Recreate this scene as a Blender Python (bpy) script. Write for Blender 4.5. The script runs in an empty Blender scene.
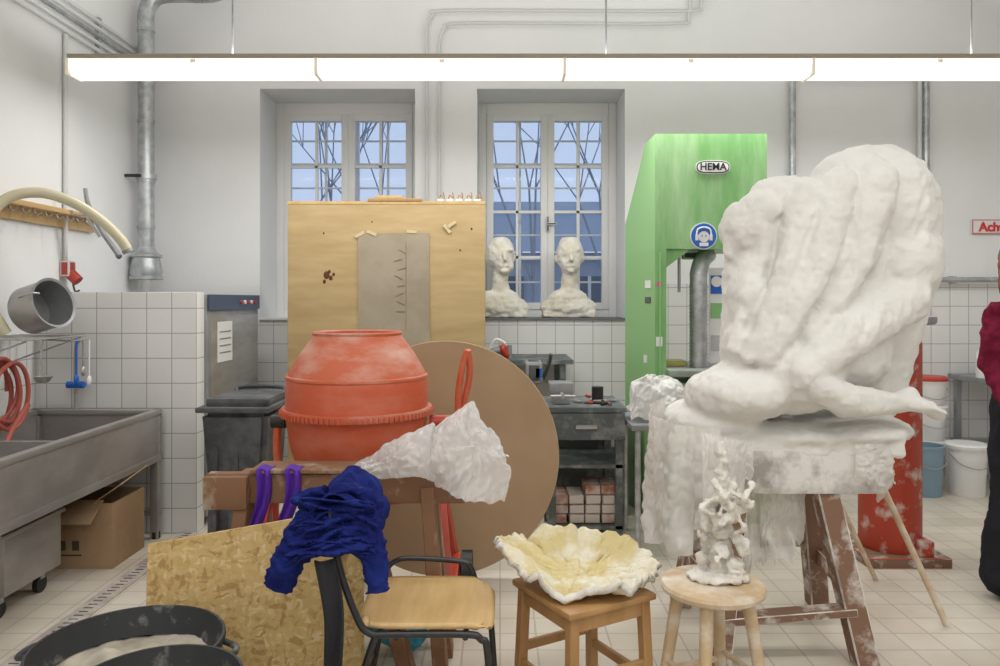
import bpy, bmesh, math, random
from mathutils import Vector, Matrix, Euler, noise
random.seed(7)
scene = bpy.context.scene
COL = scene.collection
PI = math.pi

# ------------------------------------------------------------------ materials
_m = {}
def M(name, c1, c2=None, scale=5, stretch=(1,1,1), lo=0.4, hi=0.6, rough=0.6, metal=0.0, bump=0.0, bscale=None,
      alpha=1.0, transl=0.0, emit=0.0, spec=0.5, detail=5, bdist=0.01):
    if name in _m: return _m[name]
    m = bpy.data.materials.new(name); m.use_nodes = True
    nt = m.node_tree; N = nt.nodes; L = nt.links
    b = N['Principled BSDF']
    b.inputs['Base Color'].default_value = (*c1, 1)
    b.inputs['Roughness'].default_value = rough
    b.inputs['Metallic'].default_value = metal
    b.inputs['Specular IOR Level'].default_value = spec
    tc = N.new('ShaderNodeTexCoord'); mp = N.new('ShaderNodeMapping')
    mp.inputs['Scale'].default_value = stretch
    L.new(tc.outputs['Object'], mp.inputs['Vector'])
    if c2 is not None:
        nz = N.new('ShaderNodeTexNoise'); nz.inputs['Scale'].default_value = scale
        nz.inputs['Detail'].default_value = detail; nz.inputs['Roughness'].default_value = 0.6
        L.new(mp.outputs[0], nz.inputs['Vector'])
        cr = N.new('ShaderNodeValToRGB')
        cr.color_ramp.elements[0].position = lo; cr.color_ramp.elements[1].position = hi
        cr.color_ramp.elements[0].color = (*c1, 1); cr.color_ramp.elements[1].color = (*c2, 1)
        L.new(nz.outputs['Fac'], cr.inputs['Fac']); L.new(cr.outputs['Color'], b.inputs['Base Color'])
    if bump > 0:
        n2 = N.new('ShaderNodeTexNoise'); n2.inputs['Scale'].default_value = bscale or scale*3
        n2.inputs['Detail'].default_value = 4
        L.new(mp.outputs[0], n2.inputs['Vector'])
        bp = N.new('ShaderNodeBump'); bp.inputs['Strength'].default_value = bump; bp.inputs['Distance'].default_value = bdist
        L.new(n2.outputs['Fac'], bp.inputs['Height']); L.new(bp.outputs['Normal'], b.inputs['Normal'])
    if emit > 0:
        b.inputs['Emission Color'].default_value = (*c1, 1); b.inputs['Emission Strength'].default_value = emit
    out = N['Material Output']; sh = b.outputs[0]
    if transl > 0:
        t = N.new('ShaderNodeBsdfTranslucent'); t.inputs['Color'].default_value = (*c1, 1)
        mx = N.new('ShaderNodeMixShader'); mx.inputs[0].default_value = transl
        L.new(sh, mx.inputs[1]); L.new(t.outputs[0], mx.inputs[2]); sh = mx.outputs[0]
    if alpha < 1:
        t = N.new('ShaderNodeBsdfTransparent')
        mx = N.new('ShaderNodeMixShader'); mx.inputs[0].default_value = alpha
        L.new(t.outputs[0], mx.inputs[1]); L.new(sh, mx.inputs[2]); sh = mx.outputs[0]
    if sh != b.outputs[0]: L.new(sh, out.inputs['Surface'])
    _m[name] = m
    return m

def tile_mat(name, ctile, ctile2, cm, size=0.15, mortar=0.003, wall=True, rough=0.25, off=(0,0)):
    m = bpy.data.materials.new(name); m.use_nodes = True
    nt = m.node_tree; N = nt.nodes; L = nt.links; b = N['Principled BSDF']
    g = N.new('ShaderNodeNewGeometry'); s = N.new('ShaderNodeSeparateXYZ'); c = N.new('ShaderNodeCombineXYZ')
    L.new(g.outputs['Position'], s.inputs[0])
    if wall:
        a = N.new('ShaderNodeMath'); a.operation = 'ADD'
        L.new(s.outputs['X'], a.inputs[0]); L.new(s.outputs['Y'], a.inputs[1])
        L.new(a.outputs[0], c.inputs['X']); L.new(s.outputs['Z'], c.inputs['Y'])
    else:
        L.new(s.outputs['X'], c.inputs['X']); L.new(s.outputs['Y'], c.inputs['Y'])
    mp = N.new('ShaderNodeMapping'); mp.inputs['Location'].default_value = (off[0]+30*size, off[1]+30*size, 0)
    L.new(c.outputs[0], mp.inputs['Vector'])
    br = N.new('ShaderNodeTexBrick'); br.offset = 0; br.squash = 1
    br.inputs['Scale'].default_value = 1; br.inputs['Brick Width'].default_value = size; br.inputs['Row Height'].default_value = size
    br.inputs['Mortar Size'].default_value = mortar; br.inputs['Mortar Smooth'].default_value = 0.1
    br.inputs['Color1'].default_value = (*ctile, 1); br.inputs['Color2'].default_value = (*ctile2, 1); br.inputs['Mortar'].default_value = (*cm, 1)
    L.new(mp.outputs[0], br.inputs['Vector'])
    nz = N.new('ShaderNodeTexNoise'); nz.inputs['Scale'].default_value = 2.5; nz.inputs['Detail'].default_value = 8
    L.new(g.outputs['Position'], nz.inputs['Vector'])
    cr = N.new('ShaderNodeValToRGB'); cr.color_ramp.elements[0].position = 0.35; cr.color_ramp.elements[1].position = 0.65
    cr.color_ramp.elements[0].color = (0.84, 0.81, 0.77, 1) if not wall else (0.95, 0.95, 0.94, 1); cr.color_ramp.elements[1].color = (1, 1, 1, 1)
    L.new(nz.outputs['Fac'], cr.inputs['Fac'])
    mx = N.new('ShaderNodeMix'); mx.data_type = 'RGBA'; mx.blend_type = 'MULTIPLY'; mx.inputs['Factor'].default_value = 1
    L.new(br.outputs['Color'], mx.inputs['A']); L.new(cr.outputs['Color'], mx.inputs['B'])
    L.new(mx.outputs['Result'], b.inputs['Base Color'])
    b.inputs['Roughness'].default_value = rough
    bp = N.new('ShaderNodeBump'); bp.inputs['Strength'].default_value = 0.3; bp.inputs['Distance'].default_value = 0.003; bp.invert = True
    L.new(br.outputs['Fac'], bp.inputs['Height']); L.new(bp.outputs['Normal'], b.inputs['Normal'])
    return m

def osb_mat():
    m = bpy.data.materials.new('osb_chips'); m.use_nodes = True
    nt = m.node_tree; N = nt.nodes; L = nt.links; b = N['Principled BSDF']
    tc = N.new('ShaderNodeTexCoord')
    def chips(rot, sc):
        mp = N.new('ShaderNodeMapping'); mp.inputs['Rotation'].default_value = (0, rot, 0.3); mp.inputs['Scale'].default_value = sc
        v = N.new('ShaderNodeTexVoronoi'); v.inputs['Scale'].default_value = 1
        nz = N.new('ShaderNodeTexNoise'); nz.inputs['Scale'].default_value = 22; nz.inputs['Detail'].default_value = 6
        L.new(tc.outputs['Object'], nz.inputs['Vector'])
        ad = N.new('ShaderNodeMixRGB'); ad.blend_type = 'ADD'; ad.inputs[0].default_value = 0.05
        L.new(tc.outputs['Object'], ad.inputs[1]); L.new(nz.outputs['Color'], ad.inputs[2])
        L.new(ad.outputs[0], mp.inputs['Vector']); L.new(mp.outputs[0], v.inputs['Vector'])
        s = N.new('ShaderNodeSeparateColor'); L.new(v.outputs['Color'], s.inputs[0])
        return s
    a = chips(0.5, (32, 30, 90)); c = chips(-1.1, (80, 40, 34))
    mxv = N.new('ShaderNodeMath'); mxv.operation = 'MULTIPLY'
    L.new(a.outputs[0], mxv.inputs[0]); L.new(c.outputs[1], mxv.inputs[1])
    cr = N.new('ShaderNodeValToRGB'); e = cr.color_ramp.elements
    e[0].position = 0.0; e[0].color = (0.40, 0.24, 0.09, 1)
    e[1].position = 0.75; e[1].color = (0.68, 0.53, 0.29, 1)
    x = e.new(0.06); x.color = (0.55, 0.37, 0.145, 1)
    x = e.new(0.4); x.color = (0.60, 0.43, 0.185, 1)
    L.new(mxv.outputs[0], cr.inputs['Fac']); L.new(cr.outputs[0], b.inputs['Base Color'])
    b.inputs['Roughness'].default_value = 0.7
    return m

W = M('wall_paint', (0.78,0.785,0.785), (0.84,0.845,0.845), scale=1.2, lo=0.3, hi=0.7, rough=0.85, bump=0.12, bscale=25)
CEIL = M('ceiling_paint', (0.85,0.85,0.84), rough=0.9)
TW = tile_mat('wall_tile', (0.80,0.80,0.79), (0.76,0.76,0.75), (0.42,0.41,0.40), off=(0.02, 0.0))
TF = tile_mat('floor_tile', (0.70,0.65,0.56), (0.65,0.60,0.515), (0.50,0.46,0.40), wall=False, rough=0.4, size=0.15, mortar=0.004)
WINF = M('window_paint', (0.80,0.80,0.79), rough=0.4)
STEEL = M('stainless', (0.50,0.49,0.48), (0.40,0.39,0.38), scale=3, stretch=(1,1,3), rough=0.38, metal=0.65, bump=0.03)
GALV = M('galvanised', (0.40,0.42,0.43), (0.55,0.57,0.58), scale=14, rough=0.4, metal=0.7)
GREYM = M('grey_machine', (0.27,0.28,0.29), (0.34,0.35,0.36), scale=6, rough=0.45, metal=0.4)
DARK = M('dark_plastic', (0.045,0.05,0.055), (0.11,0.115,0.12), scale=7, rough=0.5, bump=0.1)
BLACK = M('black_rubber', (0.012,0.012,0.013), rough=0.5)
BLKTUBE = M('black_tube', (0.02,0.02,0.022), rough=0.3)
PLY = M('plywood', (0.38,0.26,0.115), (0.48,0.355,0.175), scale=2.5, stretch=(1,1,5), lo=0.3, hi=0.7, rough=0.6, bump=0.05)
PLYH = M('plywood_seat', (0.62,0.42,0.19), (0.55,0.36,0.15), scale=4, stretch=(6,1,1), rough=0.35)
WOODB = M('bench_wood', (0.22,0.11,0.055), (0.52,0.44,0.36), scale=6, stretch=(1.5,1,1), lo=0.54, hi=0.74, rough=0.7, bump=0.3)
WOODL = M('stand_wood', (0.22,0.12,0.075), (0.68,0.64,0.58), scale=9, stretch=(1,1,1), lo=0.50, hi=0.66, rough=0.75, bump=0.4)
WOODY = M('stool_wood', (0.37,0.19,0.07), (0.48,0.28,0.115), scale=6, stretch=(1,1,0.3), rough=0.5)
WOODP = M('pale_wood', (0.56,0.41,0.25), (0.72,0.66,0.56), scale=9, lo=0.44, hi=0.66, rough=0.6)
MDF = M('fibreboard', (0.37,0.25,0.145), (0.41,0.285,0.17), scale=2, rough=0.8)
MDFE = M('fibreboard_edge', (0.45,0.33,0.20), rough=0.8)
CARDG = M('grey_card', (0.31,0.26,0.185), (0.37,0.315,0.235), scale=3, rough=0.9)
CARD = M('cardboard', (0.34,0.22,0.12), (0.42,0.28,0.16), scale=3, rough=0.85)
OSB = osb_mat()
PLASD = M('plaster_rough', (0.76,0.73,0.67), (0.58,0.53,0.45), scale=12, lo=0.45, hi=0.72, rough=0.9, bump=0.8, bscale=35)
PLASY = M('plaster_yellow', (0.62,0.52,0.26), (0.76,0.72,0.60), scale=8, lo=0.44, hi=0.62, rough=0.75, bump=0.5, bscale=30)
POLY = M('plastic_film', (0.95,0.95,0.95), rough=0.14, alpha=0.66, transl=0.35, bump=0.7, bscale=30, spec=0.8)
POLYD = M('plaster_film', (0.92,0.905,0.87), (0.80,0.77,0.70), scale=7, lo=0.5, hi=0.75, rough=0.25, alpha=0.78, transl=0.35, bump=0.4, bscale=18)
ORANGE = M('mixer_orange', (0.55,0.095,0.035), (0.60,0.20,0.13), scale=4.5, stretch=(1,1,2), lo=0.45, hi=0.85, rough=0.45, bump=0.05)
ORANGED = M('mixer_orange_dusty', (0.57,0.13,0.06), (0.64,0.38,0.30), scale=4, stretch=(1,1,2.5), lo=0.46, hi=0.74, rough=0.6)
RED = M('red_paint', (0.45,0.045,0.025), rough=0.4)
REDW = M('red_splashed', (0.46,0.055,0.025), (0.66,0.54,0.48), scale=7, lo=0.54, hi=0.66, rough=0.5)
GREEN = M('saw_green', (0.17,0.40,0.13), (0.36,0.56,0.30), scale=1.6, stretch=(5,5,1), lo=0.38, hi=0.70, rough=0.4)
GREEND = M('saw_green_side', (0.27,0.50,0.21), rough=0.45)
WHITE = M('white_plastic', (0.78,0.78,0.77), rough=0.4)
BLUE = M('sign_blue', (0.01,0.12,0.50), rough=0.4)
BLUEB = M('bucket_blue', (0.22,0.33,0.42), rough=0.5)
NAVY = M('jacket_navy', (0.008,0.012,0.10), (0.014,0.026,0.17), scale=7, rough=0.9, bump=0.4, bscale=40, spec=0.15)
PURPLE = M('cloth_purple', (0.10,0.02,0.36), rough=0.8)
BLKC = M('cloth_black', (0.018,0.018,0.022), rough=0.85)
YEL = M('hose_cream', (0.62,0.57,0.40), rough=0.35)
REDH = M('hose_red', (0.46,0.11,0.08), rough=0.45)
CYAN = M('bag_cyan', (0.05,0.38,0.55), rough=0.4)
YELB = M('yellow_bag', (0.65,0.46,0.12), rough=0.6)
GUN = M('bench_steel', (0.10,0.115,0.115), (0.28,0.29,0.28), scale=10, lo=0.48, hi=0.7, rough=0.6, metal=0.2)
TUBW = M('tub_plaster', (0.56,0.51,0.42), (0.38,0.34,0.27), scale=6, rough=0.9, bump=0.5)
TUB = M('tub_black', (0.025,0.027,0.029), (0.26,0.255,0.24), scale=14, lo=0.58, hi=0.76, rough=0.55)

# ------------------------------------------------------------------ builder
class Ob:
    def __init__(s, name): s.name = name; s.bm = bmesh.new(); s.mats = []
    def mi(s, m):
        if m not in s.mats: s.mats.append(m)
        return s.mats.index(m)
    def _set(s, verts, m):
        i = s.mi(m)
        fs = set()
        for v in verts:
            for f in v.link_faces: fs.add(f)
        for f in fs: f.material_index = i
    def box(s, c, d, m, rot=(0,0,0), bev=0.0):
        mat = Matrix.Translation(c) @ Euler(rot).to_matrix().to_4x4() @ Matrix.Diagonal((d[0], d[1], d[2], 1))
        r = bmesh.ops.create_cube(s.bm, size=1, matrix=mat)
        s._set(r['verts'], m)
        if bev > 0:
            es = set(e for v in r['verts'] for e in v.link_edges)
            bmesh.ops.bevel(s.bm, geom=list(es), offset=bev, segments=2, affect='EDGES', profile=0.6)
        return s
    def beam(s, p0, p1, w, h, m, bev=0.003, up=(0,0,1)):
        p0 = Vector(p0); p1 = Vector(p1); d = p1-p0; L = d.length; z = d.normalized()
        u = Vector(up)
        if abs(z.dot(u)) > 0.95: u = Vector((0,1,0))
        x = u.cross(z).normalized(); y = z.cross(x)
        R = Matrix((x, y, z)).transposed().to_4x4()
        mat = Matrix.Translation((p0+p1)/2) @ R @ Matrix.Diagonal((w, h, L, 1))
        r = bmesh.ops.create_cube(s.bm, size=1, matrix=mat); s._set(r['verts'], m)
        if bev > 0:
            es = set(e for v in r['verts'] for e in v.link_edges)
            bmesh.ops.bevel(s.bm, geom=list(es), offset=bev, segments=1, affect='EDGES')
        return s
    def cyl(s, p0, p1, r0, m, r1=None, seg=24, caps=True):
        if r1 is None: r1 = r0
        p0 = Vector(p0); p1 = Vector(p1); d = p1-p0
        R = d.to_track_quat('Z', 'Y').to_matrix().to_4x4()
        r = bmesh.ops.create_cone(s.bm, cap_ends=caps, segments=seg, radius1=r0, radius2=r1, depth=d.length,
                                  matrix=Matrix.Translation((p0+p1)/2) @ R)
        s._set(r['verts'], m); return s
    def sph(s, c, r, m, rot=(0,0,0), seg=20):
        if not hasattr(r, '__len__'): r = (r, r, r)
        mat = Matrix.Translation(c) @ Euler(rot).to_matrix().to_4x4() @ Matrix.Diagonal((*r, 1))
        q = bmesh.ops.create_uvsphere(s.bm, u_segments=seg, v_segments=max(8, seg*2//3), radius=1, matrix=mat)
        s._set(q['verts'], m); return s
    def cap(s, p0, p1, r0, r1, m, seg=16):
        s.cyl(p0, p1, r0, m, r1, seg); s.sph(p0, r0, m, seg=seg); s.sph(p1, r1, m, seg=seg); return s
    def lathe(s, prof, c, m, seg=48, axis=(0,0,1)):
        R = Vector(axis).to_track_quat('Z', 'Y').to_matrix() if tuple(axis) != (0,0,1) else Matrix.Identity(3)
        rings = []
        for (r, z) in prof:
            ring = []
            for k in range(seg):
                a = 2*PI*k/seg
                p = R @ Vector((r*math.cos(a), r*math.sin(a), z)) + Vector(c)
                ring.append(s.bm.verts.new(p))
            rings.append(ring)
        mats = m if isinstance(m, list) else [m]*(len(prof)-1)
        for i in range(len(rings)-1):
            mi = s.mi(mats[i])
            for k in range(seg):
                f = s.bm.faces.new((rings[i][k], rings[i][(k+1) % seg], rings[i+1][(k+1) % seg], rings[i+1][k])); f.material_index = mi
        return s
    def tube(s, pts, r, m, seg=10, smooth=True, closed=False, sub=6):
        P = [Vector(p) for p in pts]
        if smooth and len(P) > 2:
            Q = []
            n = len(P)
            rng = range(n if closed else n-1)
            for i in rng:
                a = P[(i-1) % n] if (closed or i > 0) else P[i]
                b = P[i]; c = P[(i+1) % n]
                d = P[(i+2) % n] if (closed or i+2 < n) else c
                for k in range(sub):
                    t = k/sub
                    Q.append(0.5*((2*b)+(c-a)*t+(2*a-5*b+4*c-d)*t*t+(3*b-a-3*c+d)*t**3))
            if not closed: Q.append(P[-1])
            P = Q
        n = len(P); rings = []; prev = None
        for i in range(n):
            t = (P[(i+1) % n]-P[i-1]) if closed else (P[min(i+1, n-1)]-P[max(i-1, 0)])
            t.normalize()
            if prev is None:
                x = t.orthogonal().normalized()
            else:
                x = (prev - t*prev.dot(t)).normalized()
            prev = x; y = t.cross(x)
            rr = r(i/(n-1)) if callable(r) else r
            rings.append([s.bm.verts.new(P[i]+(x*math.cos(2*PI*k/seg)+y*math.sin(2*PI*k/seg))*rr) for k in range(seg)])
        mi = s.mi(m)
        for i in range(n if closed else n-1):
            A = rings[i]; B = rings[(i+1) % n]
            for k in range(seg):
                f = s.bm.faces.new((A[k], A[(k+1) % seg], B[(k+1) % seg], B[k])); f.material_index = mi
        if not closed:
            for q in (rings[0], rings[-1]):
                f = s.bm.faces.new(q); f.material_index = mi
        return s
    def prism(s, pts, y0, y1, m):
        a = [s.bm.verts.new((x, y0, z)) for x, z in pts]; b = [s.bm.verts.new((x, y1, z)) for x, z in pts]
        mi = s.mi(m); n = len(pts)
        fs = [s.bm.faces.new(a), s.bm.faces.new(b[::-1])]
        for i in range(n): fs.append(s.bm.faces.new((a[i], b[i], b[(i+1) % n], a[(i+1) % n])))
        for f in fs: f.material_index = mi
        return s
    def poly(s, vs, faces, m):
        V = [s.bm.verts.new(v) for v in vs]; mi = s.mi(m)
        for f in faces:
            q = s.bm.faces.new([V[i] for i in f]); q.material_index = mi
        return s
    def grid(s, f, nu, nv, m, closeu=False):
        V = [[s.bm.verts.new(f(i/nu, j/nv)) for j in range(nv+1)] for i in range(nu+(0 if closeu else 1))]
        mi = s.mi(m)
        for i in range(nu):
            for j in range(nv):
                i2 = (i+1) % len(V)
                q = s.bm.faces.new((V[i][j], V[i2][j], V[i2][j+1], V[i][j+1])); q.material_index = mi
        return s
    def done(s, parent=None, ang=35, fixn=True):
        if fixn: bmesh.ops.recalc_face_normals(s.bm, faces=s.bm.faces)
        me = bpy.data.meshes.new(s.name)
        co = [v.co for v in s.bm.verts]
        mn = Vector((min(c.x for c in co), min(c.y for c in co), min(c.z for c in co)))
        mx = Vector((max(c.x for c in co), max(c.y for c in co), max(c.z for c in co)))
        o = Vector(((mn.x+mx.x)/2, (mn.y+mx.y)/2, mn.z))
        for v in s.bm.verts: v.co -= o
        s.bm.to_mesh(me); s.bm.free()
        for m in s.mats: me.materials.append(m)
        for p in me.polygons: p.use_smooth = True
        me.set_sharp_from_angle(angle=math.radians(ang))
        ob = bpy.data.objects.new(s.name, me); ob.location = o; COL.objects.link(ob)
        if parent: ob.parent = parent
        return ob

def empty(name, loc=(0,0,0)):
    e = bpy.data.objects.new(name, None); e.location = loc; e.empty_display_size = 0.1; COL.objects.link(e); return e
def adopt(e, *obs):
    for o in obs:
        o.parent = e; o.matrix_parent_inverse = Matrix.Translation(e.location).inverted()

def remesh(ob, voxel, smooth=4, disp=(), post=None, factor=0.6, dfun=None):
    md = ob.modifiers.new('r', 'REMESH'); md.mode = 'VOXEL'; md.voxel_size = voxel
    if smooth:
        sm = ob.modifiers.new('s', 'SMOOTH'); sm.iterations = smooth; sm.factor = factor
    dg = bpy.context.evaluated_depsgraph_get(); dg.update()
    ev = ob.evaluated_get(dg)
    me = bpy.data.meshes.new_from_object(ev, depsgraph=dg)
    mats = [m for m in ob.data.materials]
    ob.modifiers.clear()
    ob.data = me
    me.materials.clear()
    for m in mats: me.materials.append(m)
    for p in me.polygons: p.use_smooth = True; p.material_index = 0
    nr = [v.normal.copy() for v in me.vertices]
    off = ob.location
    for v, n in zip(me.vertices, nr):
        c = v.co + off; d = 0
        for (sc, st, kind) in disp:
            p = Vector((c.x*sc[0], c.y*sc[1], c.z*sc[2])) if isinstance(sc, tuple) else c*sc
            if kind == 'n': d += st*noise.noise(p)
            elif kind == 'f': d += st*(noise.fractal(p, 1.0, 2.0, 4))
            elif kind == 'r': d += st*(0.5-2*abs(noise.noise(p)))
        if dfun: d += dfun(c, n)
        v.co += n*d
        if post: v.co = post(v.co+off)-off
    me.update()
    return ob

def text(body, size, loc, rot, m, parent=None, name='lettering', ext=0.001, bold=0.02):
    cu = bpy.data.curves.new(name, 'FONT'); cu.body = body; cu.size = size; cu.extrude = ext
    cu.align_x = 'CENTER'; cu.align_y = 'CENTER'; cu.offset = size*bold
    o = bpy.data.objects.new(name, cu); o.location = loc; o.rotation_euler = rot; COL.objects.link(o)
    cu.materials.append(m)
    if parent:
        o.parent = parent; o.matrix_parent_inverse = parent.matrix_basis.inverted()
    return o

# ------------------------------------------------------------------ room shell
XL, XR, YB, YF, ZC = -2.8, 5.2, 6.0, -3.2, 4.3
Ob('floor').box(((XL+XR)/2, (YF+YB+0.6)/2, -0.05), (XR-XL+0.4, YB-YF+0.9, 0.1), TF).done()
Ob('ceiling').box(((XL+XR)/2, (YF+YB)/2, ZC+0.05), (XR-XL+0.4, YB-YF+0.4, 0.1), CEIL).done()
Ob('wall_left').box((XL-0.1, (YF+YB)/2, ZC/2), (0.2, YB-YF+0.4, ZC), W).done()
Ob('wall_right').box((XR+0.1, (YF+YB)/2, ZC/2), (0.2, YB-YF+0.4, ZC), W).done()
Ob('wall_front').box(((XL+XR)/2, YF-0.1, ZC/2), (XR-XL, 0.2, ZC), W).done()
WD = 0.6
rec = [(-1.92, -0.68), (-0.184, 1.0)]
z0, z1 = 1.24, 3.09
wb = Ob('wall_back')
def wbox(xa, xb, za, zb): wb.box(((xa+xb)/2, YB+WD/2, (za+zb)/2), (xb-xa, WD, zb-za), W)
wbox(XL-0.2, rec[0][0], 0, ZC); wbox(rec[0][1], rec[1][0], 0, ZC); wbox(rec[1][1], XR+0.2, 0, ZC)
for a, b in rec: wbox(a, b, 0, z0); wbox(a, b, z1, ZC)
wb.done()
t = Ob('trim_tiles')
t.box((-0.9, YB-0.006, 0.62), (3.8, 0.012, 1.236), TW)
t.box((3.1, YB-0.006, 0.765), (4.2, 0.012, 1.53), TW)
t.box((XL+0.006, 4.2, 0.6), (0.012, 3.0, 1.2), TW)
t.done()
for n, (a, b) in enumerate(rec):
    e = empty('window_%d' % (n+1), ((a+b)/2, 6.47, z0))
    yw = 6.47
    o = Ob('frame')
    xa, xb = a, b
    za, zb = z0+0.0, z1
    F = 0.07
    o.box(((xa+F/2), yw, (za+zb)/2), (F, 0.08, zb-za), WINF, bev=0.006)
    o.box(((xb-F/2), yw, (za+zb)/2), (F, 0.08, zb-za), WINF, bev=0.006)
    o.box(((xa+xb)/2, yw, zb-0.05), (xb-xa-2*F, 0.08, 0.10), WINF, bev=0.006)
    o.box(((xa+xb)/2, yw, za+0.04), (xb-xa-2*F, 0.08, 0.08), WINF, bev=0.006)
    xm = (xa+xb)/2
    for (p, q) in ((xa+F, xm), (xm, xb-F)):
        S = 0.058; zz0, zz1 = za+0.08, zb-0.10
        yy = yw-0.02
        o.box((p+S/2, yy, (zz0+zz1)/2), (S, 0.06, zz1-zz0), WINF, bev=0.006)
        o.box((q-S/2, yy, (zz0+zz1)/2), (S, 0.06, zz1-zz0), WINF, bev=0.006)
        o.box(((p+q)/2, yy, zz1-S/2), (q-p-2*S, 0.06, S), WINF)
        o.box(((p+q)/2, yy, zz0+S/2), (q-p-2*S, 0.06, S), WINF)
        o.box(((p+q)/2, yy, (zz0+zz1)/2), (0.022, 0.03, zz1-zz0-2*S), WINF)
        for k in range(1, 4):
            zk = zz0+S+(zz1-zz0-2*S)*k/4
            o.box(((p+q)/2, yy, zk), (q-p-2*S, 0.03, 0.022), WINF)
        yo = yw+0.2
        o.box(((p+q)/2+0.03, yo, (zz0+zz1)/2), (0.02, 0.03, zz1-zz0), WINF)
        for k in range(1, 8):
            zk = zz0+(zz1-zz0)*k/8+0.03
            o.box(((p+q)/2, yo, zk), (q-p, 0.02, 0.014 if k % 2 else 0.022), WINF)
    o.box((xm, yw+0.2, (za+zb)/2), (0.1, 0.05, zb-za), WINF)
    o.box((xm, yw-0.065, 2.05), (0.022, 0.03, 0.13), BLKTUBE, bev=0.004)
    o.box((xm+0.03, yw-0.085, 2.05), (0.09, 0.015, 0.018), BLKTUBE, bev=0.004)
    f = o.done()
    g = Ob('glass')
    GL = M('window_glass', (0.75,0.85,1.0), rough=0.05, alpha=0.06)
    g.box((xm, yw+0.02, (za+zb)/2), (xb-xa-2*F, 0.004, zb-za-0.2), GL)
    g = g.done()
    s_ = Ob('sill').box((xm, 6.2, z0+0.008), (xb-xa, 0.46, 0.016), M('sill_slate', (0.16,0.16,0.17), rough=0.6) if n else WINF).done()
    adopt(e, f, g, s_)

# exterior
ext = Ob('neighbour_building')
BW = M('ext_wall', (0.42,0.49,0.60), (0.36,0.43,0.54), scale=1, rough=0.9)
BR = M('ext_roof', (0.26,0.32,0.42), rough=0.9)
BG = M('ext_dark', (0.08,0.10,0.15), rough=0.4)
ext.box((2, 14.2, 0.5), (26, 3, 3.4), BW)
ext.poly([(-11, 12.4, 2.2), (15, 12.4, 2.2), (15, 14.5, 3.3), (-11, 14.5, 3.3)], [(0, 1, 2, 3)], BR)
for k in range(16):
    ext.box((-9+k*1.5, 12.65, 1.1), (0.8, 0.1, 1.4), BG)
    ext.box((-9+k*1.5, 12.58, 1.1), (0.05, 0.06, 1.4), WINF); ext.box((-9+k*1.5, 12.58, 1.2), (0.8, 0.06, 0.05), WINF)
ext.done()
BRK = M('bark', (0.24,0.28,0.34), rough=0.9)
for tx, ty in ((-3.4, 11.6), (-2.2, 11.9), (0.4, 11.3), (1.6, 11.8)):
    tr = Ob('bare_tree')
    def branch(p, d, L, r, n):
        q = p + d*L
        tr.cyl(p, q, r, BRK, r*0.65, seg=5)
        if n == 0: return
        for _ in range(3):
            nd = (d + Vector((random.uniform(-.7, .7), random.uniform(-.4, .4), random.uniform(-.1, .6)))).normalized()
            branch(q, nd, L*0.74, r*0.56, n-1)
    branch(Vector((tx, ty, -0.4)), Vector((0.05, 0, 1)), 2.0, 0.045, 6)
    tr.done()
Ob('ground_outside').box((2, 16.7, -0.06), (34, 20, 0.1), M('ext_ground', (0.2,0.2,0.2), rough=0.9)).done()

# ------------------------------------------------------------------ fluorescent strip in view, plus added uplights and unseen fill rows
HOUS = M('lamp_housing', (0.38,0.33,0.26), rough=0.5)
DIFF = M('lamp_diffuser', (1.0,0.98,0.93), rough=0.4, emit=0.8)
DIFF2 = M('lamp_gap', (0.8,0.74,0.62), rough=0.4, emit=0.2)
def strip(y, z, x0, n, L, power, upower):
    o = Ob('fluorescent_and_fill_strip')
    xe = x0+n*L
    o.box(((x0+xe)/2, y, z+0.06), (xe-x0, 0.17, 0.03), HOUS, bev=0.004)
    for k in range(n):
        a = x0+k*L+0.010; b = a+L-0.020
        pts = [(-0.085, 0.045), (-0.08, -0.01), (-0.05, -0.052), (0.05, -0.052), (0.08, -0.01), (0.085, 0.045)]
        V = [(a, y+p, z+q) for p, q in pts]+[(b, y+p, z+q) for p, q in pts]
        F = [(i, i+1, i+7, i+6) for i in range(5)]+[(0, 1, 2, 3, 4, 5), (11, 10, 9, 8, 7, 6)]
        o.poly(V, F, DIFF)
        o.box((a-0.010, y, z), (0.018, 0.17, 0.1), DIFF2)
        o.box((a+L/2, y-0.083, z+0.03), (0.03, 0.008, 0.02), DIFF2)
    for xx in (x0+0.97, x0+0.97+2.29, xe-0.5):
        o.cyl((xx, y, z+0.07), (xx, y, ZC), 0.006, GREYM, seg=8)
    o.done()
    for (pw, dz, rx, sx) in ((power, -0.06, 0, 0.5), (upower, 0.085, PI, 0.3)):  # second light points up, added to brighten the wall above the strip
        li = bpy.data.lights.new('tube_and_fill_light', 'AREA'); li.shape = 'RECTANGLE'; li.size = xe-x0-sx; li.size_y = 0.12
        li.energy = pw; li.color = (1.0, 0.985, 0.965)
        lo = bpy.data.objects.new('tube_and_fill_light', li); lo.location = ((x0+xe)/2+sx/4, y, z+dz); lo.rotation_euler = (rx, 0, 0); COL.objects.link(lo)
strip(4.6, 2.81, -2.61, 4, 1.5, 60, 36)
strip(1.2, 3.3, -2.4, 4, 1.5, 46, 32)  # unseen row above the frame, added to fill the room with light
strip(-1.6, 3.3, -2.4, 4, 1.5, 56, 32)  # unseen row behind the camera, also added as fill

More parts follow.
